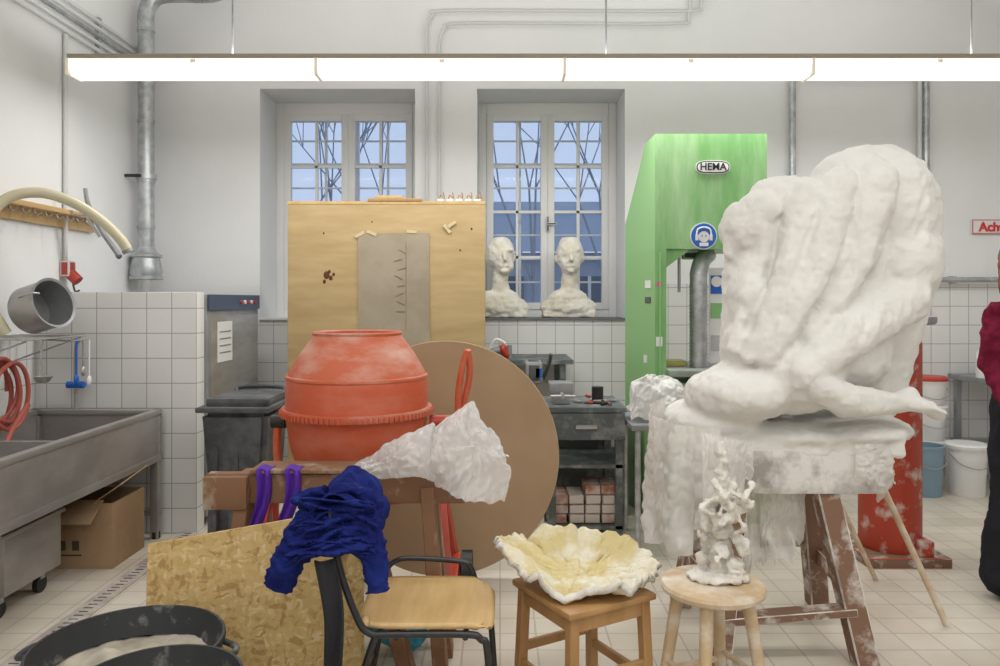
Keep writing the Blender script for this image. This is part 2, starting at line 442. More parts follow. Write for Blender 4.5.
# ------------------------------------------------------------------ pipes on walls
PIPEW = M('painted_pipe', (0.66,0.67,0.66), rough=0.5)
o = Ob('wall_conduit')
for d in (0, 0.1):
    o.tube([(-0.584+d, 5.97, 1.3), (-0.584+d, 5.97, 3.2), (-0.584+d, 5.97, 3.55-d), (-0.54+d, 5.97, 3.66-d), (-0.45+d, 5.97, 3.7-d), (0.5, 5.97, 3.7-d), (1.50-d, 5.97, 3.7-d), (1.60-d, 5.97, 3.76-d), (1.62-d, 5.97, 4.0), (1.62-d, 5.97, 4.28)], 0.012, PIPEW, seg=8)
o.done()
o = Ob('water_pipe')
o.tube([(2.32, 5.95, 1.3), (2.32, 5.95, 3.2)], 0.026, GALV); o.tube([(3.38, 5.95, 1.3), (3.38, 5.95, 3.2)], 0.026, GALV)
o.tube([(2.32, 5.95, 3.2), (3.38, 5.95, 3.2)], 0.026, GALV)
o.tube([(3.33, 5.95, 2.2), (3.33, 5.95, 3.2)], 0.016, PIPEW)
o.tube([(2.6, 5.93, 1.56), (5.1, 5.93, 1.56)], 0.022, GALV)
for x in (2.9, 3.6, 4.3): o.box((x, 5.965, 1.56), (0.03, 0.06, 0.06), GALV)
o.done()
o = Ob('ceiling_conduit')
for k in range(5):
    o.tube([(-2.77, -2, 3.12+0.05*k), (-2.77, 5.98, 3.12+0.05*k)], 0.014, PIPEW if k != 2 else GALV, seg=8)
for y in (1.0, 2.5, 4.0, 5.2): o.box((-2.785, y, 3.22), (0.03, 0.04, 0.27), GALV)
o.done()
o = Ob('ventilation_duct')
o.tube([(-2.68, 5.68, 1.72), (-2.68, 5.68, 3.45)], 0.058, GALV, seg=20)
o.tube([(-2.68, 5.68, 3.45), (-2.68, 5.68, 3.56), (-2.64, 5.68, 3.66), (-2.54, 5.68, 3.71), (-2.25, 5.68, 3.71)], 0.06, GALV, seg=20)
for z in (1.95, 2.3, 2.75, 3.1, 3.44): o.cyl((-2.68, 5.68, z-0.012), (-2.68, 5.68, z+0.012), 0.064, GALV)
o.lathe([(0.0, 1.57), (0.105, 1.57), (0.115, 1.6), (0.11, 1.65), (0.095, 1.72), (0.113, 1.725), (0.113, 1.74), (0.08, 1.76), (0.06, 1.80)], (-2.68, 5.68, 0), GALV)
o.lathe([(0.118, 1.555), (0.118, 1.58), (0.0, 1.58)], (-2.68, 5.68, 0), GALV)
o.cyl((-2.68, 5.68, 2.31), (-2.68, 5.68, 2.35), 0.075, GALV)
o.cyl((-2.8, 5.60, 2.33), (-2.68, 5.60, 2.33), 0.012, BLKTUBE)
o.tube([(-2.25, 5.68, 3.71), (-2.12, 5.68, 3.74), (-2.08, 5.68, 3.9), (-2.08, 5.68, 4.28)], 0.06, GALV, seg=20)
o.done()

# ------------------------------------------------------------------ tiled partition and machine
Ob('tiled_partition').box(((-2.79-1.82)/2, 4.56, 0.724), (0.97, 0.12, 1.448), TW, bev=0.006).done()
o = Ob('industrial_dishwasher')
o.box((-2.30, 5.12, 0.72), (0.98, 0.98, 1.32), GREYM, bev=0.01)
o.box((-2.30, 5.12, 1.405), (0.98, 0.99, 0.06), GREYM, bev=0.006)
o.box((-1.807, 5.12, 0.40), (0.012, 0.9, 0.55), STEEL, bev=0.004)
o.box((-1.807, 5.12, 1.00), (0.012, 0.9, 0.6), STEEL, bev=0.004)
o.box((-1.802, 5.12, 1.385), (0.012, 0.97, 0.10), M('panel_blue', (0.05,0.08,0.14), rough=0.4))
for k in range(5): o.cyl((-1.798, 5.2+k*0.07, 1.385), (-1.785, 5.2+k*0.07, 1.385), 0.014, WHITE if k % 2 else RED, seg=12)
o.box((-1.797, 4.90, 1.13), (0.004, 0.26, 0.26), WHITE)
for k in range(4): o.box((-1.794, 4.90, 1.06+0.045*k), (0.002, 0.2, 0.008), GREYM)
o.tube([(-1.79, 4.8, 0.74), (-1.76, 4.82, 0.74), (-1.76, 5.4, 0.74), (-1.79, 5.42, 0.74)], 0.01, STEEL, smooth=False)
for x in (-2.7, -1.87):
    for y in (4.7, 5.55): o.cyl((x, y, 0), (x, y, 0.08), 0.025, BLACK)
o.done()

# ------------------------------------------------------------------ steel sink
SINK = M('sink_steel', (0.38,0.36,0.345), (0.30,0.285,0.27), scale=2.5, stretch=(1,1,2), rough=0.4, metal=0.5, bump=0.03)
o = Ob('steel_trough_sink')
ya, yb = 2.3, 4.44; xa, xb = -2.77, -2.0; zt = 0.757
ym = (ya+yb)/2
o.box((xb-0.02, ym, zt-0.015), (0.045, yb-ya, 0.03), SINK, bev=0.008)
o.box((xa+0.03, ym, zt-0.015), (0.06, yb-ya, 0.03), SINK)
o.box(((xa+xb)/2, yb-0.02, zt-0.015), (xb-xa, 0.045, 0.03), SINK, bev=0.008)
o.box(((xa+xb)/2, ya+0.02, zt-0.015), (xb-xa, 0.045, 0.03), SINK)
o.box((xb-0.012, ym, zt-0.15), (0.012, yb-ya-0.01, 0.26), SINK, bev=0.004)
o.box((xa+0.05, ym, zt-0.15), (0.012, yb-ya, 0.26), SINK)
o.box(((xa+xb)/2, yb-0.012, zt-0.15), (xb-xa, 0.012, 0.26), SINK)
o.box(((xa+xb)/2, ya+0.012, zt-0.15), (xb-xa, 0.012, 0.26), SINK)
o.box(((xa+xb)/2, ym, zt-0.27), (xb-xa, yb-ya, 0.012), SINK)
o.box(((xa+xb)/2, 3.55, zt-0.14), (xb-xa-0.1, 0.03, 0.23), SINK)
o.box((xb-0.02, ym, zt-0.285), (0.045, yb-ya, 0.03), SINK)
for y in (ya+0.03, yb-0.03):
    for x in (xa+0.05, xb-0.025):
        o.box((x, y, 0.36), (0.045, 0.045, 0.72), SINK, bev=0.003); o.cyl((x, y, 0), (x, y, 0.04), 0.025, BLACK)
o.box((xa+0.4, yb-0.03, 0.15), (0.75, 0.03, 0.03), SINK)
o.tube([(-2.5, 4.42, 0.76), (-2.5, 4.42, 1.1), (-2.47, 4.4, 1.18), (-2.42, 4.3, 1.16)], 0.011, STEEL)
o.cyl((-2.55, 4.42, 0.9), (-2.45, 4.42, 0.9), 0.02, BLUE, seg=10)
o.done()
o = Ob('steel_cart')
o.box((-2.45, 3.45, 0.24), (0.62, 0.42, 0.26), SINK, bev=0.01)
o.box((-2.45, 3.45, 0.375), (0.64, 0.46, 0.02), SINK, bev=0.004)
for x in (-2.68, -2.21):
    for y in (3.3, 3.6):
        o.cyl((x-0.012, y, 0.04), (x+0.012, y, 0.04), 0.04, BLACK, seg=16); o.box((x, y, 0.09), (0.035, 0.03, 0.05), GALV)
o.done()
o = Ob('cardboard_box')
bx, by, bw, bd, bh = -2.25, 4.08, 0.46, 0.34, 0.34
for sx in (-1, 1): o.box((bx+sx*bw/2, by, bh/2), (0.008, bd, bh), CARD)
for sy in (-1, 1): o.box((bx, by+sy*bd/2, bh/2), (bw, 0.008, bh), CARD)
o.box((bx, by, 0.006), (bw, bd, 0.01), CARD)
o.box((bx+bw/2-0.04, by-0.02, bh+0.06), (0.20, bd, 0.006), CARD, rot=(0.1, -0.6, 0))
o.box((bx-bw/2-0.05, by, bh+0.03), (0.12, bd, 0.006), CARD, rot=(0, 0.6, 0))
o.box((bx, by-bd/2-0.06, bh-0.03), (bw-0.1, 0.006, 0.16), CARD, rot=(-1.0, 0, 0))
PR = M('box_print', (0.08,0.06,0.04), rough=0.9)
for k in range(3): o.box((bx-0.10+0.07*k, by-bd/2-0.005, 0.12), (0.035, 0.002, 0.05), PR)
o.box((bx-0.03, by-bd/2-0.005, 0.07), (0.2, 0.002, 0.008), PR)
o.done()

# left wall things
o = Ob('wall_rack')
o.box((-2.74, 4.6, 1.95), (0.09, 1.05, 0.03), PLYH, bev=0.004)
o.box((-2.785, 4.6, 1.90), (0.02, 1.05, 0.08), PLYH)
for k in range(9): o.tube([(-2.72, 4.15+k*0.11, 1.935), (-2.70, 4.15+k*0.11, 1.90), (-2.67, 4.15+k*0.11, 1.91)], 0.005, STEEL, seg=6)
o.done()
o = Ob('plaster_scraper')
o.tube([(-2.60, 4.7, 2.10), (-2.585, 4.71, 2.0), (-2.53, 4.75, 1.85), (-2.45, 4.8, 1.70), (-2.44, 4.8, 1.68)], lambda t: 0.012+0.008*t, GREYM)
o.tube([(-2.66, 4.7, 2.02), (-2.60, 4.72, 1.92), (-2.54, 4.76, 1.80)], 0.010, STEEL)
o.tube([(-2.78, 4.75, 1.95), (-2.56, 4.75, 1.93)], 0.006, STEEL)
o.done()
o = Ob('cream_hose')
o.tube([(-2.15, 4.33, 1.69), (-2.19, 4.31, 1.76), (-2.28, 4.27, 1.86), (-2.40, 4.20, 1.95), (-2.53, 4.12, 1.99), (-2.65, 4.04, 1.95), (-2.72, 3.98, 1.82), (-2.73, 3.95, 1.60), (-2.69, 3.95, 1.38), (-2.62, 3.98, 1.22)], 0.029, YEL, seg=16)
o.lathe([(0.024, 0.0), (0.031, 0.0), (0.031, 0.02), (0.024, 0.02)], (-2.145, 4.332, 1.675), GREYM, axis=(-0.4, -0.2, 0.85), seg=20)
o.done()
o = Ob('red_valve')
o.tube([(-2.78, 4.8, 3.1), (-2.78, 4.8, 1.6)], 0.014, PIPEW, seg=8)
o.box((-2.765, 4.8, 1.60), (0.06, 0.08, 0.10), RED, bev=0.01)
o.cyl((-2.76, 4.8, 1.58), (-2.70, 4.8, 1.52), 0.035, RED, seg=16)
o.tube([(-2.74, 4.8, 1.55), (-2.71, 4.78, 1.46), (-2.66, 4.74, 1.46)], 0.006, BLACK)
o.done()
o = Ob('wire_shelf')
for k in range(9): o.tube([(-2.78, 3.78+k*0.07, 1.2), (-2.4, 3.78+k*0.07, 1.2)], 0.004, STEEL, seg=6)
for x in (-2.76, -2.58, -2.4): o.tube([(x, 3.76, 1.195), (x, 4.36, 1.195)], 0.005, STEEL, seg=6)
for y in (3.8, 4.3): o.tube([(-2.79, y, 1.05), (-2.4, y, 1.19)], 0.005, STEEL, seg=6)
o.done()
o = Ob('steel_cooking_pot')
ax = Vector((-0.80, 0.22, -0.22)).normalized()
c = Vector((-2.44, 4.10, 1.385))
o.lathe([(0.140, -0.005), (0.132, 0.0), (0.132, 0.17), (0.122, 0.185), (0.0, 0.187)], c, STEEL, axis=tuple(ax))
o.lathe([(0.140, -0.005), (0.126, 0.0), (0.126, 0.17), (0, 0.175)], c, GREYM, axis=tuple(ax))
o.tube([c+Vector((0, -0.13, 0.05)), c+Vector((-0.02, -0.17, 0.05)), c+Vector((-0.08, -0.17, 0.03)), c+Vector((-0.1, -0.12, 0.03))], 0.006, STEEL)
o.done()
o = Ob('ladle')
o.tube([(-2.42, 4.0, 1.20), (-2.44, 4.0, 1.18), (-2.45, 3.99, 1.0)], 0.006, STEEL, seg=6)
o.lathe([(0.0, -0.03), (0.03, -0.024), (0.045, 0.0), (0.047, 0.006), (0.04, 0.0), (0.0, -0.026)], (-2.42, 3.97, 0.99), STEEL)
o.done()
o = Ob('red_hose_coil')
pts = []
for k in range(5*14):
    a = 2*PI*k/14; R = 0.17+0.02*math.sin(k*0.7)
    pts.append((-2.72+0.0035*k*0.55+0.02*math.cos(a), 3.98+R*math.cos(a)*0.75, 0.90+R*math.sin(a)+0.01*math.sin(k)))
pts += [(-2.5, 3.8, 0.68), (-2.45, 3.75, 0.54), (-2.3, 3.8, 0.51), (-2.2, 3.95, 0.51)]
o.tube(pts, 0.012, REDH, seg=8, sub=3); o.done()
o = Ob('hanging_tools')
for i, (y, m, l) in enumerate(((4.25, BLUE, 0.2), (4.32, STEEL, 0.16), (4.38, WHITE, 0.22))):
    o.tube([(-2.40, y, 1.17), (-2.40, y, 1.17-l)], 0.006, m, seg=6)
    o.sph((-2.40, y, 1.17-l-0.02), (0.012, 0.02, 0.03), m, seg=8)
o.tube([(-2.76, 4.2, 1.19), (-2.40, 4.2, 1.17), (-2.40, 4.4, 1.17)], 0.005, STEEL, seg=6, smooth=False)
o.done()

# ------------------------------------------------------------------ dark bin
o = Ob('dark_waste_bin')
def bin_ring(x0, x1, y0, y1, z): return [(x0, y0, z), (x1, y0, z), (x1, y1, z), (x0, y1, z)]
V = bin_ring(-1.56, -1.30, 4.07, 4.40, 0.02)+bin_ring(-1.61, -1.25, 4.02, 4.44, 0.80)
o.poly(V, [(0, 1, 5, 4), (1, 2, 6, 5), (2, 3, 7, 6), (3, 0, 4, 7), (0, 3, 2, 1), (4, 5, 6, 7)], DARK)
bmesh.ops.bevel(o.bm, geom=list(o.bm.edges), offset=0.03, segments=2, affect='EDGES')
o.box((-1.43, 4.23, 0.81), (0.40, 0.46, 0.03), DARK, bev=0.01)
o.box((-1.42, 4.23, 0.845), (0.34, 0.38, 0.05), DARK, bev=0.022)
for k in range(3): o.box((-1.54+k*0.11, 4.035, 0.42), (0.05, 0.03, 0.62), DARK, rot=(-0.065, 0, 0), bev=0.012)
o.tube([(-1.55, 4.44, 0.84), (-1.55, 4.48, 0.88), (-1.3, 4.48, 0.88), (-1.3, 4.44, 0.84)], 0.014, DARK)
for x in (-1.60, -1.26): o.cyl((x-0.02, 4.38, 0.08), (x+0.02, 4.38, 0.08), 0.08, BLACK)
o.done()

# ------------------------------------------------------------------ plywood panel
o = Ob('plywood_panel')
o.box((-0.80, 5.3, 1.045), (1.39, 0.05, 2.09), PLY, bev=0.004)
o.box((-0.80, 5.3, 2.085), (1.395, 0.056, 0.02), PLYH)
HOLE = M('hole_dark', (0.10,0.04,0.015), rough=0.9)
for (x, z, r) in ((-1.22, 1.575, 0.022), (-1.19, 1.555, 0.014), (-1.235, 1.53, 0.012), (-1.20, 1.60, 0.010), (-1.17, 1.58, 0.01), (-1.24, 1.87, 0.006), (-0.9, 1.95, 0.005), (-0.2, 1.9, 0.007), (-0.28, 1.75, 0.006)):
    o.sph((x, 5.275, z), (r, 0.004, r*1.3), HOLE, seg=10)
o.box((-0.745, 5.27, 1.45), (0.50, 0.01, 0.84), CARDG, rot=(0, -0.01, 0))
PEN = M('pencil', (0.27,0.22,0.155), rough=0.9)
o.box((-0.66, 5.2635, 1.5), (0.004, 0.002, 0.62), PEN)
TAPE = M('tape', (0.60,0.50,0.30), rough=0.4)
for (x, z, a) in ((-0.90, 1.87, 0.4), (-0.62, 1.88, 0.1), (-0.37, 1.90, 0.9), (-0.34, 1.93, -0.6), (-0.985, 1.86, -0.5)):
    o.box((x, 5.2625, z), (0.07, 0.003, 0.022), TAPE, rot=(0, a, 0))
for k in range(8):
    o.box((-0.70+0.02*math.sin(k*3), 5.263, 1.32+0.06*k), (0.06, 0.003, 0.005), PEN, rot=(0, 0.5*math.sin(k*2), 0))
o.box((-0.74, 5.29, 2.105), (0.38, 0.05, 0.02), WOODY, bev=0.003)
o.box((-0.78, 5.29, 2.125), (0.20, 0.045, 0.02), PLYH, bev=0.003)
for x in (-1.3, -0.3):
    o.beam((x, 5.34, 0.03), (x, 5.58, 0.03), 0.06, 0.04, WOODB); o.beam((x, 5.34, 0.9), (x, 5.56, 0.04), 0.04, 0.04, WOODB)
o.done()
o = Ob('wire_figurine')
for k in range(5):
    x = -0.43+k*0.065
    o.tube([(x, 5.3, 2.10), (x+0.01, 5.3, 2.14), (x+0.035, 5.31, 2.12), (x+0.03, 5.3, 2.16)], 0.0045, WOODY, seg=6)
    o.box((x+0.01, 5.3, 2.105), (0.045, 0.03, 0.015), WHITE)
o.done()

# ------------------------------------------------------------------ round board
o = Ob('round_fibreboard')
lean = 0.17
axd = Vector((0, -math.cos(lean), math.sin(lean)))
up = Vector((0, math.sin(lean), math.cos(lean)))
R = 0.595
c = Vector((-0.29, 3.78, 0.010))+up*R
o.lathe([(0, 0.012), (R-0.003, 0.012)], c, MDF, axis=tuple(axd), seg=96)
o.lathe([(R-0.003, 0.012), (R, 0.009), (R, -0.009), (R-0.003, -0.012)], c, MDFE, axis=tuple(axd), seg=96)
o.lathe([(R-0.003, -0.012), (0, -0.012)], c, MDF, axis=tuple(axd), seg=96)
bmesh.ops.remove_doubles(o.bm, verts=o.bm.verts, dist=0.0005)
o.done()

# ------------------------------------------------------------------ concrete mixer
cx, cy = -0.632, 3.33
e = empty('concrete_mixer', (cx, cy, 0))
o = Ob('drum')
prof = [(0.0, 0.60), (0.18, 0.61), (0.255, 0.66), (0.290, 0.76), (0.308, 0.885), (0.31, 0.90)]
o.lathe(prof, (cx, cy, 0), ORANGE, seg=64)
prof = [(0.31, 0.93), (0.310, 0.945), (0.310, 1.02), (0.306, 1.06), (0.300, 1.075), (0.298, 1.085), (0.25, 1.165), (0.20, 1.235), (0.193, 1.245), (0.198, 1.255), (0.193, 1.262), (0.183, 1.255), (0.183, 1.24)]
mm = [ORANGE]*3+[ORANGED]*9
o.lathe(prof, (cx, cy, 0), mm, seg=64)
o.lathe([(0.183, 1.24), (0.28, 1.08), (0.29, 0.9), (0.23, 0.66), (0, 0.63)], (cx, cy, 0), ORANGED, seg=48)
o.lathe([(0.306, 1.055), (0.311, 1.06), (0.311, 1.07), (0.300, 1.075)], (cx, cy, 0), ORANGED, seg=64)
o1 = o.done()
o = Ob('ring_gear')
o.lathe([(0.31, 0.90), (0.328, 0.90), (0.328, 0.93), (0.31, 0.93)], (cx, cy, 0), ORANGED, seg=64)
for k in range(90):
    a = 2*PI*k/90
    o.box((cx+0.331*math.cos(a), cy+0.331*math.sin(a), 0.912), (0.012, 0.010, 0.022), ORANGE, rot=(0, 0, a))
o2 = o.done()
o = Ob('yoke_and_stand')
o.tube([(cx-0.355, cy, 0.86), (cx-0.355, cy, 0.7), (cx-0.32, cy, 0.56), (cx-0.1, cy, 0.5), (cx+0.1, cy, 0.5), (cx+0.32, cy, 0.56), (cx+0.355, cy, 0.7), (cx+0.355, cy, 0.86)], 0.018, ORANGE)
o.cyl((cx-0.38, cy, 0.86), (cx-0.32, cy, 0.86), 0.03, BLACK); o.cyl((cx+0.32, cy, 0.86), (cx+0.45, cy, 0.86), 0.03, RED)
for sx in (-1, 1):
    o.beam((cx+sx*0.37, cy, 0.60), (cx+sx*0.44, cy-0.28, 0.03), 0.03, 0.03, RED)
    o.beam((cx+sx*0.37, cy, 0.60), (cx+sx*0.44, cy+0.30, 0.03), 0.03, 0.03, RED)
    o.beam((cx+sx*0.43, cy-0.2, 0.2), (cx+sx*0.43, cy+0.2, 0.2), 0.03, 0.03, RED)
o.beam((cx+0.40, cy, 0.88), (cx+0.40, cy, 0.50), 0.03, 0.03, RED)
o.beam((cx-0.38, cy, 0.52), (cx+0.40, cy, 0.52), 0.03, 0.03, RED)
o.cyl((cx-0.50, cy+0.26, 0.1), (cx-0.45, cy+0.26, 0.1), 0.1, BLACK); o.cyl((cx+0.45, cy+0.26, 0.1), (cx+0.50, cy+0.26, 0.1), 0.1, BLACK)
o.tube([(cx+0.445, cy, 0.86), (cx+0.45, cy-0.02, 1.0), (cx+0.47, cy-0.04, 1.12), (cx+0.49, cy-0.05, 1.18)], 0.015, ORANGE)
o.tube([(cx+0.445, cy+0.02, 0.86), (cx+0.485, cy, 1.0), (cx+0.50, cy-0.02, 1.1), (cx+0.49, cy-0.05, 1.18)], 0.015, ORANGE)
o3 = o.done()
adopt(e, o1, o2, o3)

# ------------------------------------------------------------------ trestle
o = Ob('sawhorse')
ty = 2.85
o.beam((-1.09, ty-0.045, 0.70), (-0.13, ty-0.045, 0.70), 0.11, 0.045, WOODB, up=(0,1,0))
o.beam((-1.00, ty+0.06, 0.715), (-0.13, ty+0.06, 0.715), 0.08, 0.05, WOODB)
o.box((-0.55, ty, 0.765), (0.75, 0.16, 0.012), WOODB)
o.box((-1.01, ty-0.085, 0.69), (0.16, 0.035, 0.12), WOODB, bev=0.005)
for x in (-0.95, -0.27):
    sx = -1 if x < -0.6 else 1
    o.beam((x, ty-0.04, 0.70), (x+sx*0.06, ty-0.14, 0.0), 0.05, 0.085, WOODB)
    o.beam((x, ty+0.04, 0.70), (x+sx*0.06, ty+0.12, 0.0), 0.05, 0.085, WOODB)
    o.beam((x+sx*0.03, ty-0.10, 0.3), (x+sx*0.03, ty+0.08, 0.3), 0.03, 0.06, WOODB)
o.beam((-0.52, ty-0.08, 0.72), (-0.32, ty-0.14, 0.0), 0.05, 0.09, WOODB)
o.done()

def lerp_tab(tab, x):
    for (x0, a), (x1, b) in zip(tab, tab[1:]):
        if x <= x1: return a+(b-a)*(x-x0)/(x1-x0)
    return tab[-1][1]
def facet(q):
    d, _ = noise.voronoi(q)
    return d[1]-d[0]
def crumpled_sheet(name, x0, x1, yc, top, front, back, m, depth=0.11, amp=0.03, seed=0, nu=150, nv=120):
    o = Ob(name)
    def fn(u, v):
        x = x0+(x1-x0)*u
        zt = lerp_tab(top, u); zf = lerp_tab(front, u); zb = lerp_tab(back, u)
        if v < 0.5:
            t = v/0.5; z = zf+(zt-zf)*math.sin(t*PI/2)**0.9; y = yc-depth*(1-0.75*t*t)
        else:
            t = (v-0.5)/0.5; z = zt+(zb-zt)*(1-math.cos(t*PI/2)); y = yc-depth*0.25+depth*1.2*t
        p = Vector((x, y, z))
        q = Vector((x*1.2, y*1.2, z*0.8))+Vector((seed, seed*2, 0))
        d = Vector((noise.noise(q*7), noise.noise(q*7+Vector((9, 0, 0))), noise.noise(q*7+Vector((0, 9, 0)))))*amp*1.3
        r = (facet(q*9)-0.3)*amp*1.5+(facet(q*20+Vector((5, 5, 5)))-0.3)*amp*0.7+(0.4-2*abs(noise.noise(q*40)))*amp*0.22
        d += Vector((0.25*r, -0.85*r, 0.6*r))
        return p+d
    o.grid(fn, nu, nv, m)
    ob = o.done(ang=80); return ob
crumpled_sheet('plastic_sheet', -0.53, 0.0, ty-0.03,
    [(0, 0.80), (0.2, 0.87), (0.45, 0.90), (0.62, 0.98), (0.75, 1.0), (0.9, 0.94), (1, 0.82)],
    [(0, 0.78), (0.25, 0.74), (0.5, 0.75), (0.7, 0.73), (0.85, 0.69), (1, 0.66)],
    [(0, 0.78), (0.5, 0.75), (0.8, 0.73), (1, 0.70)], POLY, depth=0.13, amp=0.05, seed=2)

o = Ob('purple_cloth')
for (x0, w, zb) in ((-0.905, 0.055, 0.55), (-0.80, 0.06, 0.57)):
    def fn(u, v, x0=x0, w=w, zb=zb):
        z = 0.775-(0.775-zb)*max(0, (v-0.25)/0.75)
        y = ty-0.085-0.012*math.sin(u*9+v*3) if v > 0.25 else ty-0.085+0.3*(0.25-v)
        return Vector((x0+w*u*(1-0.3*v)+0.03*v*math.sin(v*4), y, z+0.004*math.sin(u*6)))
    o.grid(fn, 10, 20, PURPLE)
ob = o.done(); md = ob.modifiers.new('t', 'SOLIDIFY'); md.thickness = 0.003

o = Ob('cyan_plastic_bag')
for (x, y, z, r) in ((-0.38, 2.98, 0.10, 0.08), (-0.46, 2.95, 0.14, 0.07), (-0.42, 3.0, 0.2, 0.05)):
    o.sph((x, y, z), r, CYAN)
ob = o.done(); remesh(ob, 0.010, 2, [(14, 0.03, 'r'), (30, 0.012, 'r')])

# ------------------------------------------------------------------ OSB board
o = Ob('osb_board')
A = Vector((-1.175, 2.47, 0.002)); Bp = Vector((-0.46, 2.55, 0.002))
hA = Vector((-0.01, 0.06, 0.575)); hB = Vector((-0.02, 0.08, 0.675)); nrm = (Bp-A).cross(hA).normalized()*0.009
V = [A-nrm, Bp-nrm, Bp+hB-nrm, A+hA-nrm, A+nrm, Bp+nrm, Bp+hB+nrm, A+hA+nrm]
V[0].z = V[1].z = V[4].z = V[5].z = 0.002
o.poly(V, [(0, 1, 2, 3), (7, 6, 5, 4), (0, 4, 5, 1), (1, 5, 6, 2), (2, 6, 7, 3), (3, 7, 4, 0)], OSB)
o.done()

# ------------------------------------------------------------------ tubs
def tub(c, r, h, fill):
    o = Ob('mortar_tub')
    o.lathe([(0, 0.0), (r*0.78, 0.0), (r*0.80, 0.01), (r*0.96, h-0.03), (r*0.98, h-0.03), (r, h-0.01), (r*0.99, h), (r*0.96, h), (r*0.94, h-0.02), (r*0.86, fill)], (c[0], c[1], 0.001), TUB, seg=56)
    def fn(u, v):
        rr = r*0.89*v; a = 2*PI*u
        p = Vector((c[0]+rr*math.cos(a), c[1]+rr*math.sin(a), 0))
        p.z = fill+0.04*noise.noise(p*9)*(1 if v < 0.98 else 0.3)+0.012*noise.noise(p*30)
        return p
    o.grid(fn, 60, 20, TUBW, closeu=True)
    for s in (-1, 1):
        o.tube([(c[0]+s*r*0.97, c[1]-0.05, h-0.02), (c[0]+s*(r+0.035), c[1]-0.03, h-0.03), (c[0]+s*(r+0.035), c[1]+0.03, h-0.03), (c[0]+s*r*0.97, c[1]+0.05, h-0.02)], 0.009, TUB)
    o.done()
tub((-1.07, 2.16), 0.265, 0.415, 0.335)
tub((-0.80, 1.73), 0.20, 0.515, 0.44)

# ------------------------------------------------------------------ chair
e = empty('tubular_chair', (-0.23, 2.35, 0))
o = Ob('seat')
def seatf(u, v):
    x = -0.42+0.405*u; y = 2.16+0.38*v
    du = abs(u-0.5)*2; dv = abs(v-0.5)*2
    k = max(0, (du**6+dv**6)-1)*0.05
    x -= (u-0.5)*k*1.5; y -= (v-0.5)*k*1.5
    z = 0.466-0.02*math.sin(PI*u)*math.sin(PI*v)-0.03*max(0, u-0.82)/0.18*0.9
    return Vector((x, y, z))
o.grid(seatf, 24, 20, PLYH)
seat = o.done(); md = seat.modifiers.new('t', 'SOLIDIFY'); md.thickness = 0.013; md.offset = -1
o = Ob('backrest')
def backf(u, v):
    y = 2.18+0.34*u; z = 0.60+0.20*v
    x = -0.455-0.03*math.sin(PI*u)-0.035*v
    return Vector((x, y, z))
o.grid(backf, 18, 8, PLYH)
br = o.done(); md = br.modifiers.new('t', 'SOLIDIFY'); md.thickness = 0.012
o = Ob('tube_frame')
for y in (2.165, 2.535):
    sgn = -1 if y < 2.3 else 1
    o.tube([(-0.49, y, 0.80), (-0.47, y, 0.65), (-0.42, y, 0.50), (-0.38, y, 0.44), (-0.30, y, 0.435), (-0.10, y, 0.435), (-0.055, y, 0.42), (-0.035, y, 0.37), (-0.01, y+sgn*0.01, 0.0)], 0.0105, BLKTUBE, seg=12)
    o.tube([(-0.36, y, 0.43), (-0.40, y, 0.30), (-0.46, y+sgn*0.015, 0.0)], 0.0105, BLKTUBE, seg=12)
o.tube([(-0.40, 2.535, 0.47), (-0.36, 2.55, 0.51), (-0.30, 2.555, 0.52), (-0.14, 2.555, 0.51), (-0.10, 2.555, 0.49), (-0.08, 2.545, 0.435)], 0.009, BLKTUBE, seg=10)
for (x, z) in ((-0.30, 0.425), (-0.10, 0.425), (-0.42, 0.2)):
    o.tube([(x, 2.165, z), (x, 2.535, z)], 0.009, BLKTUBE, seg=10)
for y in (2.155, 2.545):
    for x in (-0.01, -0.46): o.cyl((x, y, 0), (x, y, 0.03), 0.014, BLACK, seg=12)
fr = o.done()
adopt(e, seat, br, fr)
# jacket: cloth panels draped over the chair back, with two limp sleeves and hanging hem
def cloth_strip(o, P, W0, W1, bulge, seed, m, amp=0.014, nu=44, nv=70, fold=5):
    """cloth band following path P (list of points) with width vector from W0 to W1"""
    P = [Vector(p) for p in P]; n = len(P)-1
    W0 = Vector(W0); W1 = Vector(W1)
    def fn(u, v):
        t = v*n; i = min(n-1, int(t)); f = t-i
        a = P[max(i-1, 0)]; b = P[i]; c = P[i+1]; d = P[min(i+2, n)]
        p = 0.5*((2*b)+(c-a)*f+(2*a-5*b+4*c-d)*f*f+(3*b-a-3*c+d)*f**3)
        w = W0.lerp(W1, v)
        tg = (c-b).normalized(); nn = tg.cross(w.normalized())
        q = Vector((u*fold*0.8, v*2.2, seed))
        h = bulge*math.sin(PI*u)+amp*(1-3.0*abs(noise.noise(q)))+amp*0.55*(1-3.0*abs(noise.noise(q*2.3+Vector((3, 3, 3)))))+amp*0.25*noise.noise(q*6)
        hem = 0.018*noise.noise(Vector((u*5, seed, v)))*(1 if v > 0.95 or v < 0.05 else 0)
        return p+w*(u-0.5)+nn*h+tg*hem
    o.grid(fn, nu, nv, m)
o = Ob('blue_jacket')
yc = 2.34
